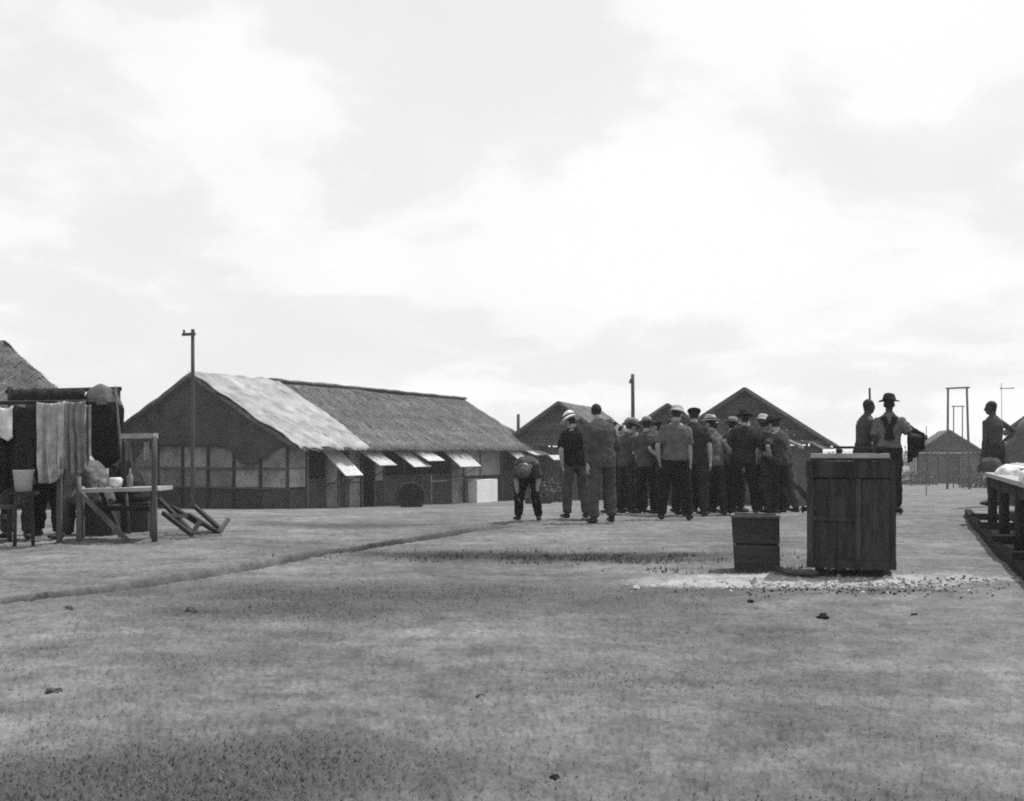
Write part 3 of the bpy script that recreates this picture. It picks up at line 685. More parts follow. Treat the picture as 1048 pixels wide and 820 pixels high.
# small open box
D2 = 10.15; g0 = Z(X(773, D2), D2)
bx = thing('box', 'small open wooden box with flared sides beside the tall crate', 'box', V(X(774, D2), D2 + 0.18, g0))
zt2 = ZV(530, D2); xa, xb_ = X(750, D2), X(796, D2); xa2, xb2 = X(753.5, D2), X(796.5, D2); hm = (g0 + zt2) / 2 + 0.01; dd2 = 0.36
for (f0, f1) in ((0.0, 0.485), (0.525, 1.0)):
    lo = lambda f: (xa2 + (xa - xa2) * f, xb2 + (xb_ - xb2) * f, g0 + (zt2 - g0) * f)
    a0, b0, z0 = lo(f0); a1, b1, z1 = lo(f1)
    for y0 in (D2, D2 + dd2): tri_sheet('side_board', bx, [V(a0, y0, z0), V(b0, y0, z0), V(b1, y0, z1), V(a1, y0, z1)], (0, 1, 0), 0.02, M_boxwood)
    for e0, e1 in ((a0, a1), (b0, b1)):
        tri_sheet('end_board', bx, [V(e0, D2 + 0.012, z0), V(e0, D2 + dd2 - 0.012, z0), V(e1, D2 + dd2 - 0.012, z1), V(e1, D2 + 0.012, z1)], (1, 0, 0), 0.02, M_boxwood)
rect_panel('floor_board', bx, V(xa2 + 0.01, D2 + 0.012, g0 + 0.02), V(xb2 - xa2 - 0.02, 0, 0), V(0, dd2 - 0.024, 0), 0.02, M_boxwood)
for y0 in (D2 - 0.004, D2 + dd2 + 0.004): bar('rim', bx, V(xa - 0.01, y0, zt2 + 0.012), V(xb_ + 0.01, y0, zt2 + 0.01), 0.035, 0.022, M_wood)
for x in (xa, xb_): bar('rim', bx, V(x, D2 + 0.015, zt2 + 0.009), V(x, D2 + dd2 - 0.015, zt2 + 0.009), 0.035, 0.020, M_wood)
g = G()
pts = [V(X(797, 9.9), 10.0, Z(1, 10) + 0.06), V(X(806, 9.7), 9.75, 0.04), V(X(822, 9.6), 9.62, 0.035), V(X(836, 9.5), 9.5, 0.05)]
g.loft(pts, [0.028] * 4, 8, cap=0.1); pi_ = mesh_obj('pipe', g, M_metal, None, True); tag(pi_, 'short black pipe on the ground between small box and tall crate', 'pipe')

def turn(o, c, deg):
    a = math.radians(deg); R_ = Matrix.Rotation(a, 3, 'Z'); c = Vector(c); o.location = c + R_ @ (o.location - c); o.rotation_euler[2] += a
for o_ in (cr_, sl, tray): turn(o_, V(X(871, D1), D1, 0), -17)
turn(bx, V(X(774, D2), D2, 0), -12)
# barrel lying by the barrack
Db = 40.0; c = PG(421, Db); br = thing('drum', 'dark open steel drum lying on its side against the barrack wall', 'drum', c)
ax = V(-0.15, 1, 0).normalized(); R = Matrix((ax.cross(V(0, 0, 1)), V(0, 0, 1), -ax)).transposed()
r = 0.50; c = c - V(0, 0, .12)
g = G(); g.lathe(c + V(0, 0, r), R, [(r - .02, -0.7), (r - .02, 0.0), (r, 0.0), (r + .02, -0.01), (r, -0.03), (r, -0.25), (r + .018, -0.27), (r, -0.29), (r, -0.55), (r, -0.72), (0, -0.72), (0, -0.7), (r - .02, -0.7)], 26); mesh_obj('shell', g, M_metal, br, True)
g = G(); g.lathe(c + V(0, 0, r) + ax * -0.004, R, [(r - 0.04, 0.012), (r + 0.022, 0.012), (r + 0.022, -0.012), (r - 0.04, -0.012), (r - 0.04, 0.012)], 26); mesh_obj('rim', g, M_darkwood, br, True)
# pale board leaning at the barrack wall
wbt = t_of_px(488, WW + 0.75); wbt2 = t_of_px(509, WW + 0.75); p = BP(wbt, WW + 0.75, bz(wbt) - .02)
wb = thing('white_cabinet', 'pale upright painted box standing at the barrack wall past the drum', 'cabinet', p + bu_ * (wbt2 - wbt) / 2 - bv_ * .2)
nb_ = 5; wq = (wbt2 - wbt) / nb_
for k in range(nb_): rect_panel('front_board', wb, p + bu_ * wq * k, bu_ * wq, V(0, 0, .98), 0.025, M_white)
for q in (0.012, wbt2 - wbt - .012): rect_panel('side_board', wb, p + bu_ * q - bv_ * .014, -bv_ * .4, V(0, 0, .97), 0.02, M_white)
rect_panel('top_board', wb, p + bv_ * .015 + V(0, 0, .992), bu_ * (wbt2 - wbt), -bv_ * .44, 0.02, M_white)

# ---------------------------------------------------------------- laundry and washstand at the left
def cloth_sheet(name, p0, p1, drop, folds, amp, m, parent=None, nu=40, nv=26, th=0.006, seed=0, flare=0.0, sag=0.02, mod=None):
    """cloth hung along p0-p1; drop(a) gives its length, folds run down it"""
    g = G(); p0, p1 = Vector(p0), Vector(p1); al = (p1 - p0); L = al.length; al.normalize(); n = al.cross(V(0, 0, 1)).normalized(); vs = []; fs = []
    for s_ in (0, 1):
        for i in range(nu + 1):
            a = i / nu
            for j in range(nv + 1):
                b = j / nv; dz = drop(a) * b
                ph = folds * 2 * math.pi * (a + 0.13 * fbm(a * 3 + seed, b * 1.6) + 0.05 * b * math.sin(3 * b + seed))
                off = amp * (0.3 + 0.7 * b) * (0.7 + 0.8 * abs(fbm(a * 5 + seed, 0.5))) * (math.sin(ph) + 0.45 * math.sin(2.3 * ph + 1 + seed)) + 0.025 * fbm(a * 3 + seed, b * 2.5, 2.0) * b
                p = p0 + al * (L * (a + flare * (a - 0.5) * b)) + V(0, 0, -dz - sag * math.sin(math.pi * a)) + n * (off + (th if s_ else 0))
                if mod: p = mod(p, a, b)
                vs.append(p)
    N = (nu + 1) * (nv + 1); ix = lambda k, i, j: k * N + i * (nv + 1) + j
    for i in range(nu):
        for j in range(nv):
            fs.append((ix(0, i, j), ix(0, i + 1, j), ix(0, i + 1, j + 1), ix(0, i, j + 1))); fs.append((ix(1, i, j), ix(1, i, j + 1), ix(1, i + 1, j + 1), ix(1, i + 1, j)))
        fs.append((ix(0, i, nv), ix(0, i + 1, nv), ix(1, i + 1, nv), ix(1, i, nv))); fs.append((ix(0, i, 0), ix(1, i, 0), ix(1, i + 1, 0), ix(0, i + 1, 0)))
    for j in range(nv):
        fs.append((ix(0, 0, j), ix(0, 0, j + 1), ix(1, 0, j + 1), ix(1, 0, j))); fs.append((ix(0, nu, j), ix(1, nu, j), ix(1, nu, j + 1), ix(0, nu, j + 1)))
    g.add(vs, fs); return mesh_obj(name, g, m, parent, True)

DL = 13.0
# clothes frame: uprights and rails
cf = thing('clothes_rack', 'rough timber drying rack carrying the towels and dark clothes', 'drying rack', PG(40, DL + .12))
for u, vt, d in ((61, 410, DL + .12), (-60, 408, DL + .12)):
    log('upright', cf, PG(u, d) - V(0, 0, .1), P(u, vt, d), 0.040, 0.034, M_wood, 8, wob=0.006)
log('rail', cf, P(-64, 413, DL + .12), P(91, 411, DL + .12), 0.022, 0.022, M_darkwood, 8)
bk = thing('tarpaulin_rack', 'dark back rail with rolled tarpaulin behind the hanging laundry', 'rack', PG(66, 15.2))
for u in (10, 121): log('upright', bk, PG(u, 15.2) - V(0, 0, .1), P(u, 396, 15.2), 0.04, 0.035, M_darkwood, 8, wob=0.006)
log('rail', bk, P(6, 401, 15.2), P(124, 398, 15.2), 0.03, 0.03, M_darkwood, 8)
g = G(); pts = []; rads = []
for i in range(25):
    u = 14 + 70 * i / 24; pts.append(P(u, 405 + 1.2 * math.sin(i * 1.3), 15.1)); rads.append((0.085 + 0.018 * math.sin(i * 1.9) + 0.01 * math.sin(i * 4.1), 0.085 + 0.012 * math.cos(i * 2.3)))
g.loft(pts, rads, 12, side=(0, 1, 0), cap=0.4); o = mesh_obj('rolled_tarpaulin', g, CLOTH['dark'], None, True); tag(o, 'dark rolled tarpaulin tied along the back rail above the laundry', 'tarpaulin')
# light and grey towels
def top(u, v, d): return P(u, v, d)
o = cloth_sheet('towel', top(37.5, 411.5, DL), top(66, 411, DL), lambda a: 0.93 - 0.10 * max(0, a - 0.55) / 0.45, 2.6, 0.045, CLOTH['pale'], seed=1, flare=-0.05); tag(o, 'long pale towel hanging lowest on the drying rack', 'towel')
o = cloth_sheet('towel', top(64.5, 410, DL + .03), top(88, 410, DL + .03), lambda a: 0.78 + 0.06 * math.sin(a * 3), 3.2, 0.042, CLOTH['light'], seed=4, flare=0.02); tag(o, 'grey folded towel on the rack, right of the long pale towel', 'towel')
# hung garments
def hung_shirt(u0, u1, vt, d, ln, m, label, seed, sleeve=0.45):
    t = thing('hanging_shirt', label, 'shirt', V(X((u0 + u1) / 2, d), d, ZV(vt, d) - ln))
    a, b = top(u0, vt, d), top(u1, vt, d)
    cloth_sheet('body', a, b, lambda q: ln * (1 - 0.04 * math.sin(q * 9)), 2.0, 0.03, m, t, seed=seed)
    w = (b - a).length * 0.24
    for q, s_ in ((a + V(0.02, -0.035, -0.03), 1), (b - V(w + 0.02, 0.035, 0.03), -1)):
        cloth_sheet('sleeve', q, q + V(w, 0, 0), lambda z: ln * sleeve, 1.0, 0.02, m, t, nu=10, nv=14, seed=seed + 3, mod=lambda p, a_, b_, s_=s_: p + V(-0.06 * s_ * b_, 0, 0))
    return t
hung_shirt(14, 37, 415, DL + .06, 0.78, CLOTH['dark'], 'dark shirt hanging just left of the long pale towel', 9)
hung_shirt(-16, 15, 417, DL + .09, 0.95, CLOTH['black'], 'black garment hanging at the very left edge of the picture', 12)
o = cloth_sheet('small_cloth', top(-3, 416, DL - .03), top(12.5, 416.5, DL - .03), lambda a: 0.28 + 0.1 * (1 - abs(a - .7)), 1.0, 0.015, CLOTH['white'], nu=14, nv=10, seed=15); tag(o, 'small white cloth pegged over the black garment at left', 'cloth')
# canvas draped over the end of the back rail: long dark skirt, sunlit crown painted paler
def drape():
    g = G(); nu, nv = 36, 26; vs = []; fs = []; c = P(103, 394, 15.0)
    for j in range(nv + 1):
        b = j / nv
        prof = np.interp(b, [0, .02, .08, .18, .32, .6, 1], [0.05, .10, .17, .235, .275, .27, .22]); z = -1.0 * b
        for i in range(nu):
            a = 2 * math.pi * i / nu
            fo = 1 + 0.12 * b * math.sin(a * 5 + 1) + 0.08 * fbm(math.cos(a) * 2, math.sin(a) * 2, b * 2)
            zz_ = z * (1 - 0.30 * max(0, -math.cos(a)) * (b > .3) * (b - .3))
            vs.append(c + V(prof * fo * math.cos(a) + 0.03 * b, 0.7 * prof * fo * math.sin(a), zz_))
    for j in range(nv):
        for i in range(nu): fs.append((j * nu + i, j * nu + (i + 1) % nu, (j + 1) * nu + (i + 1) % nu, (j + 1) * nu + i))
    k = len(vs); vs.append(c + V(0, 0, 0.02)); vs.append(c + V(0.03, 0, -1.15))
    for i in range(nu): fs.append((k, (i + 1) % nu, i)); fs.append((k + 1, nv * nu + i, nv * nu + (i + 1) % nu))
    t = thing('draped_cape', 'dark cape with its lit top painted pale, hung over the rail end above the washstand', 'cape', c - V(0, 0, 1.2))
    lit = []; drk = []
    for f in fs:
        a_ = 2 * math.pi * ((f[0] % nu) + .5) / nu; b_ = (f[0] // nu) / nv
        pale = (k in f) or (k + 1 not in f and b_ < 0.13 + 0.13 * (math.cos(a_) + 1) / 2 + 0.04 * math.sin(a_ * 3))
        (lit if pale else drk).append(f)
    g1 = G(); g1.add(vs, drk); mesh_obj('skirt', g1, CLOTH['black'], t, True)
    g2 = G(); g2.add(vs, lit); mesh_obj('lit_top', g2, CLOTH['grey'], t, True)
drape()
for u, v, d, L_, w_, m_, lab in ((90, 413, 13.2, .78, 3.2, 'light', 'narrow pale strip of cloth between grey towel and black cape'), (58, 409, 13.3, .5, 9, 'mid', 'dark cloth folded over the rail behind the long pale towel'), (33, 409, 13.25, .62, 7, 'grey', 'grey cloth half hidden behind the dark shirt'), (128, 470, 14.3, .5, 6, 'drab', 'dark cloth hanging low behind the washstand')):
    o = cloth_sheet('hanging_cloth', P(u - w_, v, d), P(u + w_, v + 1, d), lambda a, L_=L_: L_ * (1 - .25 * a), 1.6, .03, CLOTH[m_], nu=18, nv=18, seed=u); tag(o, lab, 'cloth')
lp = log('leaning_pole', None, PG(132, 14.6), P(118, 396, 15.0), .028, .02, M_wood, wob=.01); tag(lp, 'rough pole leaning against the back rail by the washstand', 'pole')
# washstand table
DT = 13.3
ws = thing('washstand', 'rough timber washstand with pale top board and diagonal brace', 'table', PG(121, DT + .2))
ztb = ZV(500, DT)
for k in range(3):
    rect_panel('top_board', ws, V(X(81, DT), DT - 0.02 + k * 0.19, ztb - 0.03), V(X(163, DT) - X(81, DT), 0, 0.025), V(0, 0.185, 0), 0.045, M_palewood)
for u, d in ((80.5, DT), (158, DT), (84, DT + .5), (156, DT + .5)):
    vt = 447 if u == 158 else (488 if u == 80.5 else None); p0 = PG(u, d) - V(0, 0, .08)
    log('leg', ws, p0, P(u, vt, d) if vt else V(p0.x, d, ztb - 0.055), 0.036, 0.032, M_wood, 8, wob=0.004)
bar('brace', ws, V(X(84, DT), DT - 0.06, ztb - 0.05), PG(131, DT - .06) + V(0, 0, 0.02), 0.05, 0.05, M_wood)
bar('brace', ws, V(X(86, DT), DT + 0.55, ztb - 0.05), PG(124, DT + .55) + V(0, 0, 0.02), 0.05, 0.05, M_darkwood)
log('upright', ws, P(127, 500, DT + .3), P(127, 449, DT + .3), 0.03, 0.028, M_darkwood, 8)
bar('shelf_rail', ws, P(125.5, 446.5, DT + .15), P(159.5, 446.0, DT + .02), 0.10, 0.06, M_palewood)
bar('crosspiece', ws, P(88, 520, DT + .5), P(156, 521, DT + .5), 0.03, 0.06, M_darkwood)
def vessel(name, u, v, d, prof, m, label, cat):
    g = G(); g.lathe(P(u, v, d), Matrix.Identity(3), prof, 18); o = mesh_obj(name, g, m, None, True, origin=P(u, v, d)); tag(o, label, cat); return o
ztp = ztb + 0.0
def on_table(u, d): return (u, HY + (EYE - ztp - 0.001) * F / d, d)
mug = [(0, 0), (.05, 0), (.052, .11), (.047, .11), (.045, .008), (0, .008)]
vessel('enamel_pot', *on_table(118.5, DT + .22), [(0, 0), (.05, 0), (.075, .03), (.08, .10), (.06, .125), (.055, .125), (.07, .10), (.06, .02), (0, .02)], M_enamel, 'round white pot standing on the washstand top', 'pot')
vessel('bottle', *on_table(133, DT + .25), [(0, 0), (.035, 0), (.036, .13), (.014, .18), (.014, .23), (0, .23)], CLOTH['light'], 'pale slim bottle on the washstand, right of the white pot', 'bottle')
vessel('tin_mug', *on_table(104, DT + .28), mug, CLOTH['light'], 'small tin mug on the washstand, left of the white pot', 'mug')
for u, vt, ln, m, lab in ((131, 451, .26, CLOTH['grey'], 'grey rag hanging at the left end of the washstand rail'), (140, 451, .20, CLOTH['mid'], 'dark rag in the middle of the washstand rail'), (150, 451, .24, CLOTH['light'], 'pale rag hanging by the washstand corner post')):
    o = cloth_sheet('rag', P(u - 2.8, vt, DT - .02), P(u + 2.8, vt, DT - .02), lambda a: ln * (1 - .2 * a), 1.2, 0.012, m, nu=10, nv=12, seed=u); tag(o, lab, 'rag')
# white bucket on a stool, bench
stl = thing('stool', 'dark low stool under the white bucket', 'stool', PG(24, 13.0))
zsb = ZV(503, 13.0)
rect_panel('seat', stl, V(X(13, 13.0), 12.85, zsb - 0.02), V(X(36, 13.0) - X(13, 13.0), 0, 0), V(0, .28, 0), 0.035, M_darkwood)
for u in (15, 34):
    for d in (12.88, 13.1): log('leg', stl, PG(u, d) - V(0, 0, .03), V(X(u + (24.5 - u) * .1, d), d, zsb - 0.035), 0.022, 0.02, M_darkwood, 7)
vessel('bucket', 24, 503, 13.0, [(0, 0), (.09, 0), (.115, .24), (.122, .245), (.112, .25), (.085, .015), (0, .015)], M_enamel, 'white enamel bucket below the dark hanging shirt', 'bucket')
bn = thing('bench', 'low plank bench at the left picture edge', 'bench', PG(-8, 13.5))
for k in range(2): rect_panel('seat_board', bn, V(X(-40, 13.5), 13.4 + k * .16, ZV(519, 13.5)), V(X(15, 13.5) - X(-40, 13.5), 0, 0), V(0, .15, 0), 0.04, M_wood)
rect_panel('stretcher', bn, V(X(-38, 13.5), 13.55, ZV(532, 13.5)), V(X(13, 13.5) - X(-38, 13.5), 0, 0), V(0, 0, 0.07), 0.03, M_wood)
for u in (-36, 10):
    for d in (13.43, 13.68): log('leg', bn, PG(u, d) - V(0, 0, .03), V(X(u, d), d, ZV(519, 13.5) - .022), 0.03, 0.03, M_darkwood, 7)

# folding deck chair lying open on the ground
DC = 14.2
dc = thing('deck_chair', 'bare wooden deck chair frame lying tilted beside the washstand', 'chair', PG(198, DC))
def gp(u, v, d): return P(u, v, d)
def lim(p): p = Vector(p); p.z = max(p.z, Z(p.x, p.y) + 0.025); return p
for (a, b) in (((163, 511, 14.45), (198, 547, 13.95)), ((167, 525, 13.95), (196, 547, 13.6)), ((176, 519, 14.6), (205, 537, 14.1)), ((199, 518, 14.9), (227, 543, 14.2)), ((193, 527, 14.3), (221, 544, 13.9))):
    bar('frame_bar', dc, lim(gp(*a)), lim(gp(*b)), 0.045, 0.05, M_darkwood)
for (a, b) in (((196, 548, 13.8), (205, 533, 13.9)), ((224, 545, 13.95), (234, 531, 14.1)), ((163, 513, 14.5), (178, 520, 14.6)), ((170, 527, 13.95), (195, 529, 14.3)), ((197, 546, 13.8), (226, 544, 14.0))):
    bar('cross_bar', dc, lim(gp(*a)), lim(gp(*b)), 0.04, 0.045, M_wood)

# ---------------------------------------------------------------- long mess table at the right edge
tu, tv = frame((0.345, 1.0)); T0 = V(4.46, 9.4, 0)
def TP(t, w, z): q = T0 + tu * t + tv * w; q.z = z; return q
mt = thing('mess_table', 'long heavy plank table running back along the right edge', 'table', TP(3, .5, Z(TP(3, .5, 0).x, TP(3, .5, 0).y)))
LT = 7.6; ZTOP = 0.77
for k in range(5):
    g = G(); p = TP(-2.2, k * 0.235, ZTOP - 0.025 + 0.004 * (k % 2))
    rect_panel('top_plank', mt, p, tu * (LT + 2.2 + (0.12, -0.05, 0.06, 0, .1)[k]), tv * 0.228, 0.05, M_palewood)
bar('apron', mt, TP(-2.2, 0.10, ZTOP - 0.13), TP(LT - 0.15, 0.10, ZTOP - 0.13), 0.04, 0.15, M_darkwood)
for t in (-1.6, 0.9, 3.3, 5.4, 7.3):
    for w in (0.12, 1.05):
        q = TP(t, w, 0); log('leg', mt, V(q.x, q.y, Z(q.x, q.y) - .05), V(q.x, q.y, ZTOP - 0.055), 0.07, 0.065, M_darkwood, 8)
    q0, q1 = TP(t, -0.18, 0), TP(t, 1.3, 0); q0.z = Z(q0.x, q0.y) + 0.10; q1.z = Z(q1.x, q1.y) + 0.10
    bar('sleeper', mt, q0, q1, 0.10, 0.09, M_darkwood)
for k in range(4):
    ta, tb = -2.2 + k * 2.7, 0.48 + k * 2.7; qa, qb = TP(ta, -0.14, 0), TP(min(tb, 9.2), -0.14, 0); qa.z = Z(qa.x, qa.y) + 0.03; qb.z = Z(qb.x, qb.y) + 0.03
    bar('ground_beam', mt, qa, qb, 0.10, 0.12, M_blackwood)
    for w in (0.35, 0.62, 0.9):
        qa, qb = TP(ta, w, 0), TP(min(tb, LT + .2), w, 0); qa.z = Z(qa.x, qa.y) + 0.165; qb.z = Z(qb.x, qb.y) + 0.165
        bar('shelf_plank', mt, qa, qb, 0.22, 0.03, M_darkwood)
def on_mess(t, w): return TP(t, w, ZTOP + 0.004)
def vessel_at(name, p, prof, m, label, cat, n=20):
    g = G(); g.lathe(p, Matrix.Identity(3), prof, n); o = mesh_obj(name, g, m, None, True, origin=p); tag(o, label, cat); return o
basin = [(0, 0), (.12, 0), (.2, .09), (.225, .10), (.225, .108), (.19, .10), (.115, .012), (0, .012)]
vessel_at('basin', on_mess(3.1, 0.5), basin, M_enamel, 'wide pale basin on the mess table, nearest the picture edge', 'basin')
vessel_at('basin', on_mess(5.0, 0.42), [(r * .8, z * .9) for r, z in basin], M_enamel, 'smaller pale basin farther along the mess table', 'basin')
def cloth_heap(name, c, rx, ry, h, m, label, cat, seed, sq=1.0, parent=None, nu=40, nv=14):
    g = G(); vs = []; fs = []; c = Vector(c)
    for j in range(nv + 1):
        b = j / nv; prof = math.sin(b * math.pi / 2) ** 0.8; zz_ = h * math.cos(b * math.pi / 2) ** 0.9
        for i in range(nu):
            a = 2 * math.pi * i / nu; f = 1 + 0.14 * fbm(math.cos(a) * 2 + seed, math.sin(a) * 2, b * 2) + 0.05 * b * math.sin(a * 7 + seed)
            vs.append(c + V(rx * prof * f * math.cos(a), ry * prof * f * math.sin(a), max(0, zz_ * (1 + 0.22 * fbm(math.cos(a) * 1.6 * prof + seed, math.sin(a) * 1.6 * prof, 3.0)))))
    for j in range(nv):
        for i in range(nu): fs.append((j * nu + i, (j + 1) * nu + i, (j + 1) * nu + (i + 1) % nu, j * nu + (i + 1) % nu))
    fs.append(tuple(nv * nu + i for i in range(nu)))
    g.add(vs, fs); o = mesh_obj(name, g, m, parent, True, origin=c if parent is None else None)
    if label: tag(o, label, cat)
    return o
cloth_heap('cloth_bundle', on_mess(6.7, 0.5), .30, .25, .14, CLOTH['pale'], 'crumpled pale cloth at the far end of the mess table', 'cloth', 3)
cloth_heap('cloth_bundle', on_mess(4.1, 0.62), .26, .20, .10, CLOTH['light'], 'grey cloth bundle between the two basins', 'cloth', 5)
cloth_heap('sack', on_mess(7.35, 0.10), .17, .20, .20, CLOTH['mid'], 'slumped dark sack on the far left corner of the mess table', 'sack', 8)
hp = PG(1066, 20.6); cloth_heap('canvas_heap', hp - V(0, 0, .03), 0.85, 0.8, 1.55, CLOTH['grey'], 'rounded canvas covered heap behind the mess table', 'heap', 13)
cloth_heap('cloth_bundle', on_mess(2.1, 0.25), .24, .30, .16, CLOTH['white'], 'white cloth pile on the mess table, nearest the camera', 'cloth', 15)
cloth_heap('cloth_bundle', on_mess(5.8, 0.25), .20, .24, .12, CLOTH['white'], 'small white cloth pile towards the far end of the mess table', 'cloth', 19)
vessel_at('cooking_pot', on_mess(6.2, 0.75), [(0, 0), (.15, 0), (.17, .05), (.17, .22), (.18, .23), (.165, .235), (.155, .05), (0, .02)], M_metal, 'blackened cooking pot on the mess table beside the small white cloth', 'pot')
# kitchen oddments under the table
for t, w, sz, m, lab in ((1.9, .55, (.45, .36, .26), M_crate, 'low dark case under the near part of the mess table'), (4.6, .6, (.5, .4, .22), M_wood, 'greyish case under the middle of the mess table')):
    p = TP(t, w, 0); zb_ = Z(p.x, p.y) + 0.185; c = thing('case', lab, 'case', V(p.x, p.y, zb_))
    for s_ in (-1, 1):
        rect_panel('side_board', c, V(p.x - sz[0] / 2, p.y + s_ * sz[1] / 2, zb_), V(sz[0], 0, 0), V(0, 0, sz[2]), 0.02, m)
        rect_panel('end_board', c, V(p.x + s_ * (sz[0] / 2 - .012), p.y - sz[1] / 2 + .012, zb_), V(0, sz[1] - .024, 0), V(0, 0, sz[2]), 0.02, m)
    rect_panel('lid', c, V(p.x - sz[0] / 2 - .01, p.y - sz[1] / 2 - .01, zb_ + sz[2] + .012), V(sz[0] + .02, 0, 0), V(0, sz[1] + .02, 0), 0.02, m)

# ---------------------------------------------------------------- people
TEX = bpy.data.textures.new('cloth_folds', 'CLOUDS'); TEX.noise_scale = 0.11; TEX.noise_depth = 2
PENDING = []
def person(u, d, h, yaw, label, shirt='dark', trousers='drab', sleeves='short', hat=None, hatm='drab', lean=4, side=0, armL=None, armR=None, legL=None, legR=None, head=(0, 0), skin=None, shorts=False, pelvis=None, zoff=0.0, group='men gathered in the crowd', vest=None, hair=True, wide=1.0, hem=0.13):
    """u, d place the feet on the ground; yaw 0 looks away from the camera, positive turns to the left.
    arm = (upper-arm direction, forearm direction) in the torso frame (out, forward, up); leg = (thigh, shin) directions (out, forward, up)."""
    k = h / 1.75; skin = skin or M_skin
    jr = random.Random(int(u * 7 + d * 13))
    if group == 'men gathered in the crowd' and lean == 4:
        lean = jr.uniform(2, 17); yaw += jr.uniform(-14, 14); side = side or jr.uniform(-5, 5); head = (jr.uniform(-35, 35), jr.uniform(-4, 22)); wide *= jr.uniform(.98, 1.1)
    base = PG(u, d); base.z += zoff
    Rz = Matrix.Rotation(math.radians(yaw), 3, 'Z')
    ex, ey, ez = Rz @ V(1, 0, 0), Rz @ V(0, 1, 0), V(0, 0, 1)
    legL = legL or (V(0.05, 0.03, -1), V(0.02, -0.05, -1)); legR = legR or (V(0.07, -0.02, -1), V(0.03, -0.06, -1))
    armL = armL or (V(0.16, 0.02, -1), V(0.05, 0.22, -1)); armR = armR or (V(0.14, -0.04, -1), V(0.04, 0.15, -1))
    def ld(v, s_): v = Vector(v); return (ex * v.x * s_ + ey * v.y + ez * v.z).normalized()
    LT_, LS_ = 0.43 * k, 0.43 * k; AN = 0.075 * k
    hipoff = 0.092 * k * wide
    drops = [-(ld(q[0], s_) * LT_ + ld(q[1], s_) * LS_).z for q, s_ in ((legL, -1), (legR, 1))]
    pz = pelvis if pelvis else max(drops) + AN + 0.02
    # put the middle of the feet over the base point
    offs = [ld(q[0], s_) * LT_ + ld(q[1], s_) * LS_ + ex * hipoff * s_ for q, s_ in ((legL, -1), (legR, 1))]
    mean = (offs[0] + offs[1]) / 2; hipc = base + V(-mean.x, -mean.y, pz)
    if pelvis: hipc = base + V(0, 0, pz)
    # spine
    la = math.radians(lean); sb = math.radians(side)
    def sdir(f): 
        a = la * f
        return (ey * math.sin(a) + (ez * math.cos(sb * f) + ex * math.sin(sb * f)) * math.cos(a)).normalized()
    pel = hipc + ez * 0.04 * k
    sp = [pel - sdir(.3) * 0.10 * k, pel]; fr_ = [.35, .5, .65, .8, .95, 1.0, 1.0]
    for f, L in zip((.5, .65, .8, .95, 1.0), (.12, .12, .12, .10, .075)): sp.append(sp[-1] + sdir(f) * L * k)
    up = sdir(1.0); right = (ex - up * ex.dot(up)).normalized(); fwd = up.cross(right).normalized()
    tr = [(.150, .105), (.168, .118), (.150, .105), (.165, .112), (.188, .122), (.165, .098), (.080, .070)]
    tr = [(a * k * wide, b * k * wide) for a, b in tr]
    body = G()
    body.loft(sp, tr, 16, side=ex, cap=.5, power=0.85)
    hyaw, hpit = math.radians(head[0]), math.radians(head[1])
    nb = sp[-1]; 
    hup = (up * 0.6 + ez * 0.4).normalized() if lean < 60 else up
    hr = right; hf = hup.cross(hr).normalized(); hr = hf.cross(hup).normalized()
    HR = Matrix((hr, hf, hup)).transposed() @ Matrix.Rotation(hyaw, 3, 'Z') @ Matrix.Rotation(-hpit, 3, 'X')
    nt_ = nb + (up * .5 + hup * .5).normalized() * 0.045 * k
    body.loft([nb - up * 0.02, nt_, nt_ + hup * .04 * k], [0.060 * k, 0.054 * k, 0.055 * k], 12, side=right)
    hc = nt_ + HR @ V(0, 0.022, 0.098) * k
    body.ball(hc + HR @ V(0, -.008, .018) * k, .074 * k, .092 * k, .098 * k, HR, 16, 12)
    body.ball(hc + HR @ V(0, .026, -.050) * k, .054 * k, .062 * k, .066 * k, HR, 14, 10)
    body.ball(hc + HR @ V(0, .092, -.018) * k, .013 * k, .020 * k, .026 * k, HR, 8, 6)           # nose
    body.ball(hc + HR @ V(0, .076, .022) * k, .046 * k, .016 * k, .012 * k, HR, 8, 6)            # brow
    body.ball(hc + HR @ V(0, .078, -.062) * k, .024 * k, .012 * k, .011 * k, HR, 8, 6)           # mouth
    for s_ in (-1, 1): body.ball(hc + HR @ V(s_ * .076, -.006, -.006) * k, .012 * k, .020 * k, .034 * k, HR, 8, 6)
    # arms
    shc = sp[5] - up * 0.035 * k; chains = []
    for s_, arm in ((-1, armL), (1, armR)):
        def ad(v): v = Vector(v); return (right * v.x * s_ + fwd * v.y + up * v.z).normalized()
        a1, a2 = ad(arm[0]), ad(arm[1]); S = shc + right * s_ * 0.165 * k * wide; E = S + a1 * 0.285 * k; W = E + a2 * 0.25 * k
        body.loft([S - right * s_ * .07 * k, S, S.lerp(E, .4), E, E.lerp(W, .3), W], [.062 * k, .062 * k, .050 * k, .040 * k, .043 * k, .028 * k], 10, side=a1.cross(right).normalized() if abs(a1.dot(right)) < .95 else fwd)
        n0 = -right * s_; n = n0 - a2 * n0.dot(a2)
        if n.length < .3: n = -up - a2 * (-up).dot(a2)
        n.normalize(); sd = a2.cross(n).normalized() * (1 if s_ > 0 else -1)
        body.loft([W - a2 * .01, W + a2 * .04 * k, W + a2 * .095 * k], [(.026 * k, .018 * k), (.040 * k, .017 * k), (.041 * k, .014 * k)], 10, side=sd)
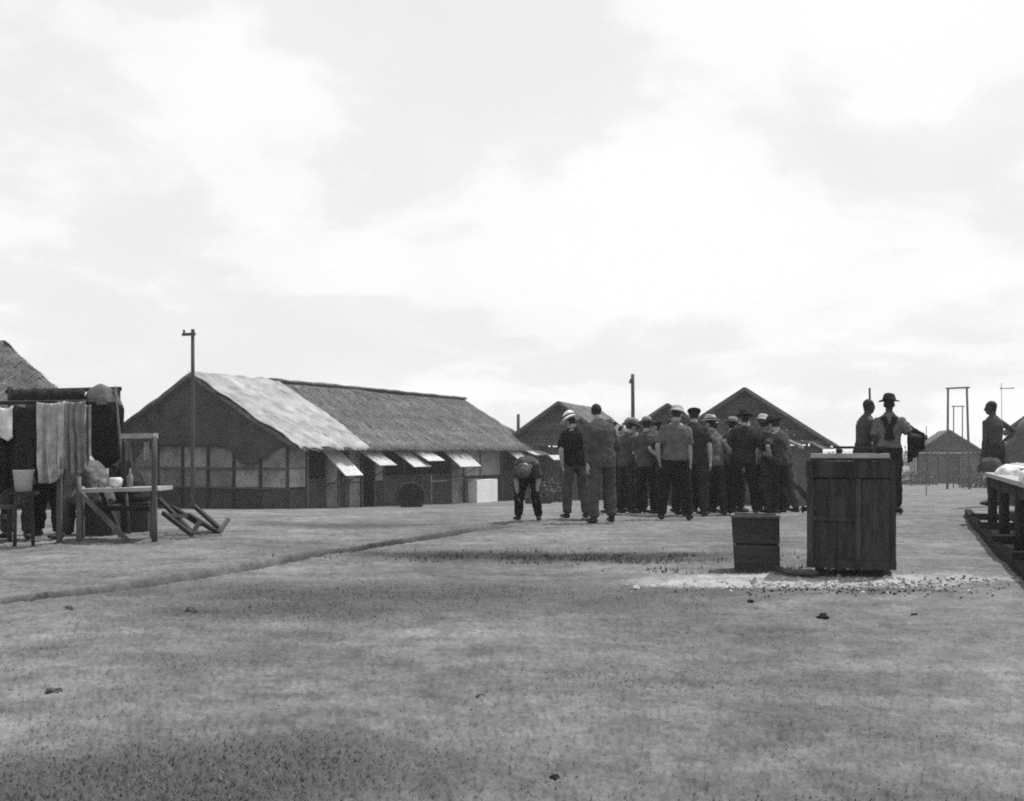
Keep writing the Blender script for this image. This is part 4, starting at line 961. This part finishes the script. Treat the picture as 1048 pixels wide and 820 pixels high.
        for q, fl in ((-.033, .060), (-.011, .076), (.011, .071), (.033, .052)):
            f0 = W + a2 * .090 * k + sd * q * k; d1 = (a2 + n * .28 + sd * q * 1.5).normalized(); d2_ = (a2 + n * .85).normalized()
            f1 = f0 + d1 * fl * .55 * k; body.loft([f0 - a2 * .015, f1, f1 + d2_ * fl * .5 * k], [.0090 * k, .0085 * k, .0075 * k], 6, side=n)
        thd = sd * (-1 if s_ > 0 else 1) * (1 if s_ > 0 else -1)
        t0 = W + a2 * .03 * k - sd * .030 * k; t1 = t0 + (a2 * .8 - sd * .8 + n * .3).normalized() * .038 * k
        body.loft([t0, t1, t1 + (a2 + n * .4 - sd * .15).normalized() * .032 * k], [.012 * k, .0105 * k, .0085 * k], 6, side=n)
        chains.append((S, E, W, a1, a2, s_))
    # legs
    legs = []
    for s_, leg in ((-1, legL), (1, legR)):
        t1, t2 = ld(leg[0], s_), ld(leg[1], s_); Hj = hipc + ex * hipoff * s_; K = Hj + t1 * LT_; A = K + t2 * LS_
        body.loft([Hj + ez * .05 * k, Hj, Hj.lerp(K, .5), K, K.lerp(A, .3), A, A - ez * .02 * k], [.085 * k, .088 * k, .072 * k, .052 * k, .055 * k, .036 * k, .036 * k], 10, side=ex)
        fd = (ey + ex * s_ * .18).normalized()
        if pelvis and abs(t2.z) < .5: fd = (ey * .5 + ez * .2).normalized()
        hl_ = A - fd * .045 * k - ez * .045 * k; body.loft([hl_, A + fd * .04 * k - ez * .04 * k, A + fd * .15 * k - ez * .055 * k], [(.032 * k, .028 * k), (.040 * k, .032 * k), (.042 * k, .016 * k)], 10, side=ex)
        legs.append((Hj, K, A, fd, s_))
    root = thing('person', label, 'person', base, group)
    def pend(name, g, m, kind, parent=root):
        o = mesh_obj(name, g, m, parent, True); PENDING.append((o, kind)); return o
    bo = pend('body', body, skin, 'body')
    for s_ in (-1, 1):
        g = G(); g.ball(hc + HR @ V(s_ * .030, .082, .004) * k, .012 * k, .008 * k, .008 * k, HR, 8, 6); mesh_obj('eye', g, M_eye, root, True)
    if hair:
        g = G(); g.ball(hc + HR @ V(0, -.020, .030) * k, .081 * k, .090 * k, .092 * k, HR, 18, 12)
        g.ball(hc + HR @ V(0, -.034, -.030) * k, .062 * k, .058 * k, .060 * k, HR, 14, 10)
        g.v = [tuple(Vector(p) + (Vector(p) - hc) * 0.05 * fbm(p[0] * 40, p[1] * 40, p[2] * 40)) for p in g.v]; pend('hair', g, M_hair, 'hair')
    # clothes
    if shirt:
        g = G(); a_ = .020 * k
        pts = [sp[1] - sdir(.4) * (hem - .02) * k] + sp[1:6] + [sp[6] - up * .012 * k, sp[6] + up * .022 * k]
        rs = [(tr[0][0] * 1.06 + a_, tr[0][1] + a_ * 1.5)] + [(x + a_ * 1.1, y_ + a_ * 1.3) for x, y_ in tr[1:6]] + [(tr[6][0] * .95 + .012, tr[6][1] + .014), (.066 * k, .068 * k)]
        g.loft(pts, rs, 18, side=ex, cap=.05, power=.9)
        for S, E, W, a1, a2, s_ in chains:
            pts = [S - right * s_ * .08 * k, S + a1 * .0, S.lerp(E, .45), S.lerp(E, .80)]; rr_ = [.070 * k, .074 * k, .074 * k, .076 * k]
            if sleeves == 'long': pts += [E, E.lerp(W, .5), E.lerp(W, .92)]; rr_ = [.070 * k, .074 * k, .070 * k, .066 * k, .064 * k, .058 * k, .047 * k]
            if sleeves == 'none': pts = pts[:2]; rr_ = [.07 * k, .070 * k]
            g.loft(pts, rr_, 12, side=fwd if abs(a1.dot(fwd)) < .9 else up, cap=.08)
        pend('shirt', g, CLOTH[shirt], 'cloth')
    if vest:     # two dark braces over the shoulders, crossing at the back
        for s_ in (-1, 1):
            g = G(); pts = []
            for q in range(9):
                f = q / 8; c_ = sp[2].lerp(sp[5], f) + up * .02 * k * f
                pts.append(c_ - fwd * (.162 - .03 * f) * k + right * s_ * (-.05 + .14 * f) * k)
            g.loft(pts, [(.042 * k, .012 * k)] * 9, 8, side=right, cap=.1); mesh_obj('brace_strap', g, CLOTH[vest], root, True)
    g = G(); a_ = .016 * k
    g.loft([sp[0] - sdir(.2) * .03 * k, sp[0], sp[1], sp[1].lerp(sp[2], .7)], [(tr[0][0] * .9 + a_, tr[0][1] + a_), (tr[0][0] + a_ * 1.3, tr[0][1] + a_ * 1.6), (tr[1][0] + a_ * .8, tr[1][1] + a_), (tr[2][0] + a_ * .8, tr[2][1] + a_)], 16, side=ex, cap=.2, power=.9)
    for Hj, K, A, fd, s_ in legs:
        if shorts: pts = [Hj + ez * .04 * k, Hj - (Hj - K) * .08, Hj.lerp(K, .5), Hj.lerp(K, .86)]; rr_ = [.100 * k, .112 * k, .104 * k, .104 * k]
        else: pts = [Hj + ez * .04 * k, Hj - (Hj - K) * .08, Hj.lerp(K, .5), K, K.lerp(A, .5), K.lerp(A, .97)]; rr_ = [.100 * k, .110 * k, .098 * k, .086 * k, .080 * k, .076 * k]
        g.loft(pts, rr_, 12, side=ex, cap=.05)
    pend('shorts' if shorts else 'trousers', g, CLOTH[trousers], 'cloth')
    for Hj, K, A, fd, s_ in legs:
        g = G(); sd = ez.cross(fd).normalized()
        g.loft([A + ez * .06 * k, A - ez * .005 * k, A - ez * .05 * k + fd * .01 * k], [.050 * k, .048 * k, .046 * k], 10, side=sd, cap=.1)
        z0 = A - ez * .048 * k
        g.loft([z0 - fd * .055 * k, z0 - fd * .02 * k, z0 + fd * .06 * k, z0 + fd * .14 * k, z0 + fd * .185 * k], [(.034 * k, .030 * k), (.042 * k, .040 * k), (.046 * k, .040 * k), (.047 * k, .030 * k), (.034 * k, .022 * k)], 10, side=sd, cap=.5)
        mesh_obj('shoe', g, M_shoe, root, True)
    if hat:
        c_ = hc + HR @ V(0, -.010, .062) * k
        if hat == 'helmet': prof = [(.165, -.020), (.150, -.005), (.108, .022), (.104, .040), (.098, .085), (.070, .120), (.03, .134), (0, .136)]; inner = (0, .0)
        elif hat == 'brim': prof = [(.158, .004), (.156, .012), (.098, .016), (.095, .030), (.088, .088), (.070, .112), (.03, .106), (0, .100)]; inner = (0, 0)
        elif hat == 'cap': prof = [(.090, -.02), (.094, .0), (.096, .016), (.114, .034), (.110, .050), (.06, .060), (0, .062)]; inner = (0, 0)
        else: prof = [(.128, -.030), (.112, -.012), (.097, .008), (.095, .035), (.082, .066), (.055, .086), (.02, .094), (0, .095)]; inner = (0, 0)
        g = G(); full = [(0, prof[0][1] + .006)] + prof
        dent = (lambda p, a, r: p + V(0, .012 * (p.y > 0) * (p.z < .02), -.012 * abs(math.cos(a)) * (r > .12) + (.006 * math.sin(a * 2 + u)))) if hat in ('brim', 'helmet') else None
        g.lathe(c_, HR, [(r * k, z * k) for r, z in full], 24, 1.0, 1.16, dent)
        ht = mesh_obj('hat', g, CLOTH[hatm], root, True)
        if hat in ('brim', 'helmet'):
            g = G(); q = prof[3]; g.lathe(c_, HR, [((prof[2][0] + .004) * k, (prof[2][1] + .002) * k), ((prof[3][0] + .006) * k, (prof[3][1] + .014) * k), ((prof[3][0] - .01) * k, (prof[3][1] + .015) * k)], 24, 1.0, 1.16); mesh_obj('hat_band', g, CLOTH['dark'], ht, True)
        if hat == 'cap':
            g = G(); g.ball(c_ + HR @ V(0, .105, -.012) * k, .078 * k, .062 * k, .008 * k, HR @ Matrix.Rotation(-.25, 3, 'X'), 14, 6); mesh_obj('peak', g, CLOTH[hatm], ht, True)
    return root, chains, hc

hang = (V(.14, .0, -1), V(.05, .2, -1)); fold = (V(.30, .25, -1), V(-.75, .85, .05)); hip_ = (V(.75, -.35, -.8), V(-.65, .45, -.55)); fwd_ = (V(.15, .45, -1), V(-.1, 1, .1)); pocket = (V(.35, -.25, -1), V(-.15, .35, -1))
stA = dict(legL=(V(.06, .10, -1), V(.03, -.06, -1)), legR=(V(.10, -.08, -1), V(.06, -.12, -1)))
stB = dict(legL=(V(.10, -.06, -1), V(.05, -.12, -1)), legR=(V(.12, .12, -1), V(.03, -.10, -1)))
stC = dict(legL=(V(.16, .02, -1), V(.10, -.04, -1)), legR=(V(.16, .0, -1), V(.10, -.05, -1)))

person(541, 17.3, 1.52, 168, 'man stooping far forward at the left end of the crowd, pale back', shirt='mid', trousers='black', lean=100, hat='floppy', hatm='grey', armL=(V(.1, .95, -.2), V(-.1, 1, .1)), armR=(V(.12, .95, -.15), V(-.1, 1, .0)), legL=(V(.12, .72, -1), V(.05, -.62, -1)), legR=(V(.22, .62, -1), V(.14, -.66, -1)), head=(0, 20))
person(590, 17.8, 1.63, 14, 'man in pale domed sun helmet and dark shirt left of the tall man', shirt='black', trousers='mid', hat='helmet', hatm='white', armL=pocket, armR=hip_, **stA)
person(617, 16.45, 1.74, 8, 'tall bareheaded man nearest the camera seen from behind in dark shirt', shirt='mid', trousers='mid', sleeves='long', armL=(V(.2, -.1, -1), V(.1, .2, -1)), armR=(V(.30, .10, -1), V(.05, .75, -.8)), hem=.20, wide=1.06, **stB)
person(641, 20.3, 1.66, -70, 'man half hidden behind the tall bareheaded man, pale bare arm', shirt='mid', trousers='dark', armL=fold, armR=(V(.25, .15, -1), V(.1, .3, -1)), hat='brim', hatm='light', **stC)
person(662, 19.6, 1.63, -6, 'man with dark brimmed hat and dark shirt left of the pale shirted man', shirt='mid', trousers='black', hat='brim', hatm='light', armL=fold, armR=hip_, **stA)
person(691, 17.65, 1.76, -4, 'man in light grey shirt and black trousers in mid crowd, pale cap', shirt='grey', trousers='black', hat='floppy', hatm='pale', armL=pocket, armR=hang, hem=.08, **stC)
person(710, 19.0, 1.80, -20, 'man in dark peaked cap right behind the light shirted man', shirt='dark', trousers='dark', hat='cap', hatm='black', armL=hang, armR=(V(.3, .1, -1), V(.0, .3, -1)), side=-3, **stB)
person(738, 20.3, 1.66, 48, 'man with pale headcloth and dark clothes in mid crowd', shirt='dark', trousers='black', hat='floppy', hatm='light', armL=fold, armR=hip_, **stA)
person(761, 19.6, 1.75, 0, 'broad man in dark shirt and dark felt hat before the hut gable', shirt='dark', trousers='black', hat='brim', hatm='dark', armL=hip_, armR=hang, wide=1.08, **stC)
person(778, 21.2, 1.78, -35, 'man in pale cap reaching an arm over a neighbour', shirt='mid', trousers='dark', hat='floppy', hatm='pale', armR=(V(.8, .55, -.22), V(.6, .6, -.25)), armL=hang, **stA)
person(789, 20.0, 1.62, 60, 'dark shirted man with grey trousers right of the broad hatted man', shirt='dark', trousers='mid', hat='floppy', hatm='dark', armL=fold, armR=pocket, **stB)
person(806, 19.6, 1.67, 42, 'man leaning inward at the right end of the crowd', shirt='mid', trousers='mid', lean=18, side=-4, armL=fwd_, armR=fold, sleeves='long', legL=(V(.05, .18, -1), V(.02, -.12, -1)), legR=(V(.10, -.16, -1), V(.05, -.25, -1)))
person(652, 21.6, 1.70, -10, 'man deep in the crowd behind the dark brimmed hat', shirt='mid', trousers='dark', armL=fold, armR=fold, **stA)
person(675, 20.6, 1.66, 62, 'man showing between the brimmed hat and the light shirt', shirt='dark', trousers='drab', armL=hang, armR=fold, hat='cap', hatm='dark', **stC)
person(724, 21.3, 1.70, -50, 'bareheaded man deep in the crowd right of the peaked cap', shirt='black', trousers='dark', armL=hip_, armR=hang, **stA)
person(749, 21.8, 1.76, -12, 'man in pale brimmed hat deep in the crowd left of the broad hatted man', shirt='dark', trousers='black', hat='brim', hatm='light', armL=hang, armR=fold, **stB)
person(701, 21.4, 1.68, 0, 'man in the rear row behind the peaked cap', shirt='drab', trousers='black', armL=hang, armR=hang, **stC)
person(798, 21.6, 1.70, 20, 'man in the rear row behind the leaning man', shirt='black', trousers='dark', armL=fold, armR=fold, hat='floppy', hatm='mid', **stA)

person(628, 21.4, 1.72, 15, 'man in the rear row just right of the tall bareheaded man', shirt='dark', trousers='black', armL=hip_, armR=fold, hat='brim', hatm='mid', **stB)
person(768, 21.9, 1.70, -8, 'bareheaded man in the rear row beside the broad hatted man', shirt='drab', trousers='dark', armL=fold, armR=hang, **stC)
person(714, 22.0, 1.66, -25, 'short man in the rear row with pale cap before the hut', shirt='mid', trousers='dark', armL=fold, armR=fold, hat='floppy', hatm='grey', **stA)
CR = [(646, 20.9, 1.70, 30, 'mid', 'drab', 'brim', 'pale', 'man with wide pale brim just left of the mid crowd'), (684, 19.2, 1.64, -40, 'dark', 'black', None, None, 'bareheaded man pressed behind the light shirted man'), (731, 19.5, 1.68, 25, 'grey', 'dark', 'brim', 'pale', 'grey shirted man with brimmed hat in mid crowd'), (754, 20.6, 1.66, -55, 'mid', 'dark', 'floppy', 'light', 'man turned sideways behind the broad hatted man'), (798, 19.3, 1.62, 25, 'drab', 'black', 'brim', 'dark', 'man with dark brim next to the leaning man'),
      (667, 23.0, 1.70, 175, 'light', 'dark', 'brim', 'grey', 'man facing the camera in the far side of the crowd, left'), (718, 23.2, 1.74, 190, 'grey', 'dark', None, None, 'bareheaded man facing the camera on the far side of the crowd'), (785, 23.0, 1.76, 165, 'light', 'drab', 'brim', 'pale', 'man facing the camera on the far side, right of the broad hatted man'), (634, 22.6, 1.72, 200, 'mid', 'dark', None, None, 'man facing the camera beyond the tall bareheaded man')]
for i_, (u, d, h, yw, sh, tr_, ht, hm_, lab) in enumerate(CR):
    person(u, d, h, yw, lab, shirt=sh, trousers=tr_, hat=ht, hatm=hm_ or 'dark', armL=(fold, hip_, pocket)[i_ % 3], armR=(hang, fold, fwd_)[i_ % 3], **(stA, stB, stC)[i_ % 3])
g2 = 'men by the crate and table'
person(882, 18.2, 1.78, -75, 'bare chested dark haired man standing just behind the tall crate', shirt=None, trousers='dark', skin=M_skinbacklit, lean=10, armL=fwd_, armR=(V(.1, .3, -1), V(-.1, 1, .25)), group=g2, **stA)
rt, ch, hc_ = person(910, 17.7, 1.78, -18, 'man in pale shirt with dark braces and brimmed hat, garment over one arm', shirt='grey', trousers='black', hat='brim', hatm='dark', sleeves='short', armR=(V(.55, -.1, -.85), V(.50, .55, .0)), armL=hang, vest='black', group=g2, skin=M_skinbacklit, hem=.02, legL=(V(.04, .03, -1), V(.0, -.04, -1)), legR=(V(.04, .0, -1), V(.0, -.05, -1)))
S_, E_, W_, a1_, a2_, s__ = ch[1]
o = cloth_sheet('draped_garment', S_.lerp(E_, .35) + V(.03, -.05, .07), W_ + V(.02, -.03, .06), lambda a: 0.66 - .42 * a, 2.2, 0.035, CLOTH['black'], nu=24, nv=18, seed=21); tag(o, 'black garment hanging over the forearm of the man in braces', 'garment')
person(1019, 20.0, 1.84, 22, 'bare backed person with hand on hip behind the mess table', shirt=None, trousers='dark', skin=M_skinbacklit, shorts=True, armR=(V(.85, -.35, -.6), V(-.75, .25, -.6)), armL=hang, group=g2, head=(45, 5), **stB)
rd = log('long_rod', None, PG(892.5, 18.3) - V(0, 0, .02), P(890, 397, 18.3), 0.022, 0.018, M_pole); tag(rd, 'thin upright rod between the two men behind the crate', 'rod')

g3 = 'men behind the laundry and washstand'
person(50, 13.75, 1.66, 150, 'man in dark trousers standing behind the long pale towel', shirt='dark', trousers='black', group=g3, lean=24, armL=fwd_, armR=fwd_, legL=(V(.12, .1, -1), V(.06, -.1, -1)), legR=(V(.25, .0, -1), V(.2, -.05, -1)), head=(0, 15))
person(18, 13.75, 1.66, 190, 'man in grey trousers behind the dark hanging shirt', shirt='drab', trousers='mid', group=g3, lean=20, armL=fwd_, armR=fwd_, head=(0, 15), **stA)
sit = dict(legL=(V(.12, .95, -.10), V(.0, .12, -1)), legR=(V(.16, .95, -.12), V(.0, .05, -1)))
def seat(u, d, lab):
    b = PG(u, d); t = thing('seat_box', lab, 'box', b); z0 = b.z
    for s_ in (-1, 1):
        rect_panel('side_board', t, b + V(-.2, s_ * .15, 0), V(.4, 0, 0), V(0, 0, .37), .02, M_crate); rect_panel('end_board', t, b + V(s_ * .188, -.138, 0), V(0, .276, 0), V(0, 0, .37), .02, M_crate)
    rect_panel('lid', t, b + V(-.21, -.17, .382), V(.42, 0, 0), V(0, .34, 0), .02, M_crate)
for u, d, yw, lab, sh, tr_, sl in ((103, 14.4, 60, 'hunched man seated behind the left part of the washstand', 'grey', 'mid', 'left box seat behind the washstand'), (140, 15.0, 75, 'man in dark shirt seated behind the right part of the washstand', 'dark', 'dark', 'right box seat behind the washstand')):
    seat(u, d, sl)
    person(u, d, 1.66, yw, lab, shirt=sh, trousers=tr_, lean=46, pelvis=.47, group=g3, hat='floppy', hatm='grey' if u < 120 else 'dark', armL=(V(.1, .75, -.8), V(-.2, 1, .2)), armR=(V(.1, .75, -.8), V(-.2, 1, .2)), head=(0, 15), **sit)

# turn the joined body volumes into single smooth skins (one evaluation for all)
for o, kind in PENDING:
    r_ = o.modifiers.new('skin', 'REMESH'); r_.mode = 'VOXEL'; r_.voxel_size = 0.0095 if kind in ('body', 'hair') else 0.015; r_.use_smooth_shade = True
    s_ = o.modifiers.new('smooth', 'SMOOTH'); s_.factor = .5; s_.iterations = 1 if kind == 'body' else 3
    if kind == 'cloth':
        d_ = o.modifiers.new('folds', 'DISPLACE'); d_.texture = TEX; d_.texture_coords = 'GLOBAL'; d_.strength = 0.045; d_.mid_level = .45
    else:
        dm = o.modifiers.new('thin', 'DECIMATE'); dm.ratio = .45
bpy.context.view_layer.update()
dg = bpy.context.evaluated_depsgraph_get()
for o, kind in PENDING:
    nm = bpy.data.meshes.new_from_object(o.evaluated_get(dg))
    old = o.data; m0 = old.materials[0]; nm.name = old.name
    if not nm.materials: nm.materials.append(m0)
    nm.polygons.foreach_set('use_smooth', [True] * len(nm.polygons))
    o['_n'] = 1; del o['_n']
    PENDING[PENDING.index((o, kind))] = (o, nm)
for o, nm in PENDING:
    o.modifiers.clear(); o.data = nm

# ---------------------------------------------------------------- clods, charcoal, grass
def clod(u, v, sz, label, m=M_stone, name='clod'):
    sz *= .9
    d = EYE * F / (v - HY); c = PG(u, d); g = G(); g.ball(c + V(0, 0, sz * .35), sz, sz * .8, sz * .55, None, 16, 12)
    g.v = [tuple(c + V(0, 0, sz * .3) + (Vector(p) - c - V(0, 0, sz * .3)) * (1 + .75 * fbm(p[0] * 1.1 / sz, p[1] * 1.1 / sz, p[2] * 1.1 / sz)) - V(0, 0, sz * .12)) for p in g.v]
    o = mesh_obj(name, g, m, None, False, origin=c); tag(o, label, 'clod', 'loose clods on the ground')
clod(567, 801, .018, 'black clod at the bottom edge of the picture below the crowd', M_coal)
clod(843, 629, .042, 'black lump on the ground just in front of the tall crate', M_coal)
clod(195, 628, .045, 'dark clod on bare ground below the deck chair')
clod(71, 625, .03, 'small clod near the ditch at the left')
clod(491, 716, .020, 'dark clod alone in the middle of the foreground')
clod(54, 706, .035, 'flat dark clod in the left foreground')
clod(768, 615, .028, 'small lump in front of the small box', M_coal)
clod(936, 628, .022, 'small lump right of the black lump before the crate', M_coal)
g = G(); rr = random.Random(77)
for k in range(520):
    q = rr.random()
    if q < .45: x, y_ = rr.gauss(2.5, .55), rr.gauss(8.72, .16)
    elif q < .7: x, y_ = rr.gauss(3.4, .4), rr.gauss(9.05, .2)
    else: x, y_ = rr.gauss(.8, 1.3), rr.gauss(11.5, .3)
    s_ = rr.uniform(.004, .012); c = V(x, y_, Z(x, y_) + s_ * .3)
    a = V(rr.gauss(0, 1), rr.gauss(0, 1), rr.gauss(0, .5)).normalized() * s_ * 1.4; b = a.cross(V(rr.gauss(0, 1), rr.gauss(0, 1), rr.gauss(0, 1))).normalized() * s_; n = a.cross(b).normalized() * s_ * .7
    g.add([c + a, c + b, c - a, c - b, c + n, c - n], [(0, 1, 4), (1, 2, 4), (2, 3, 4), (3, 0, 4), (1, 0, 5), (2, 1, 5), (3, 2, 5), (0, 3, 5)])
o = mesh_obj('charcoal_bits', g, M_coal); tag(o, 'scattered charcoal bits around the ash patch', 'charcoal', kind='stuff')
g = G()
for k in range(420):
    x, y_ = rr.gauss(2.7, .75), rr.gauss(9.0, .22); s_ = rr.uniform(.006, .022) * (1 if rr.random() < .9 else 1.8); c = V(x, y_, Z(x, y_) + s_ * .25)
    if ash_mask(np.array(x), np.array(y_)) < .05 and rr.random() < .6: continue
    a = V(rr.gauss(0, 1), rr.gauss(0, 1), rr.gauss(0, .4)).normalized() * s_ * 1.4; b = a.cross(V(rr.gauss(0, 1), rr.gauss(0, 1), rr.gauss(0, 1))).normalized() * s_; n = a.cross(b).normalized() * s_ * .8
    g.add([c + a, c + b, c - a, c - b, c + n, c - n], [(0, 1, 4), (1, 2, 4), (2, 3, 4), (3, 0, 4), (1, 0, 5), (2, 1, 5), (3, 2, 5), (0, 3, 5)])
o = mesh_obj('ash_rubble', g, M_ashlump); tag(o, 'pale broken ash lumps strewn round the crate', 'rubble', kind='stuff')
g = G()
for k in range(2600):
    x, y_ = rr.gauss(.6, 1.05), rr.gauss(11.45, .30)
    if k % 6 == 0: x, y_ = rr.gauss(1.9, .5), rr.gauss(10.25, .12)
    if fbm(x * 1.7, y_ * 2.4, 4.0) < -.05: continue
    h_ = rr.uniform(.012, .05); w_ = rr.uniform(.004, .010); a_ = rr.random() * 6.28; c = V(x, y_, Z(x, y_) - .003); sd = V(math.cos(a_), math.sin(a_), 0) * w_
    g.add([c - sd, c + sd, c + V(rr.gauss(0, .5) * h_, rr.gauss(0, .5) * h_, h_)], [(0, 1, 2)])
o = mesh_obj('weeds', g, M_leaf); tag(o, 'dark strip of low weeds crossing the middle ground', 'weeds', kind='stuff')
N = 90000; d_ = 2.9 * np.exp(rng.random(N) * math.log(18 / 2.9)); x_ = (rng.random(N) - .5) * 1.05 * d_
keep = rng.random(N) < (0.03 + 0.97 * grass_mask(x_, d_)) * (1 - ash_mask(x_, d_)); x_, d_ = x_[keep], d_[keep]; N = len(x_)
z_ = zt(x_, d_); hh = rng.uniform(.003, .011, N) * (0.6 + 0.9 * grass_mask(x_, d_)); an = rng.random(N) * 2 * math.pi; wd = rng.uniform(.0015, .004, N) * (1 + d_ / 14)
lx, ly = rng.normal(0, .6, N) * hh, rng.normal(0, .6, N) * hh
vs = np.empty((N, 3, 3)); vs[:, 0] = np.stack([x_ - wd * np.cos(an), d_ - wd * np.sin(an), z_ - .002], -1); vs[:, 1] = np.stack([x_ + wd * np.cos(an), d_ + wd * np.sin(an), z_ - .002], -1); vs[:, 2] = np.stack([x_ + lx, d_ + ly, z_ + hh], -1)
me = bpy.data.meshes.new('short_grass'); me.from_pydata(vs.reshape(-1, 3).tolist(), [], np.arange(3 * N).reshape(-1, 3).tolist()); me.materials.append(M_grassb)
o = bpy.data.objects.new('short_grass', me); COL.objects.link(o); tag(o, 'short dry grass growing in patches on the trodden ground', 'grass', kind='stuff')

# ---------------------------------------------------------------- haze
g = G(); g.box((0, 2480, 2.0), V(5200, 0, 0), V(0, 2560, 0), V(0, 0, 5.8))
hz_ = bpy.data.materials.new('pale haze'); hz_.use_nodes = True; nt = hz_.node_tree; nt.nodes.clear()
pv = nt.nodes.new('ShaderNodeVolumePrincipled'); pv.inputs['Color'].default_value = (.95, .95, .95, 1); pv.inputs['Density'].default_value = 0.0008; pv.inputs['Anisotropy'].default_value = 0.2
ou = nt.nodes.new('ShaderNodeOutputMaterial'); nt.links.new(pv.outputs[0], ou.inputs['Volume'])
hz_o = mesh_obj('haze', g, hz_); tag(hz_o, 'thin pale haze over the camp', 'haze', kind='stuff')
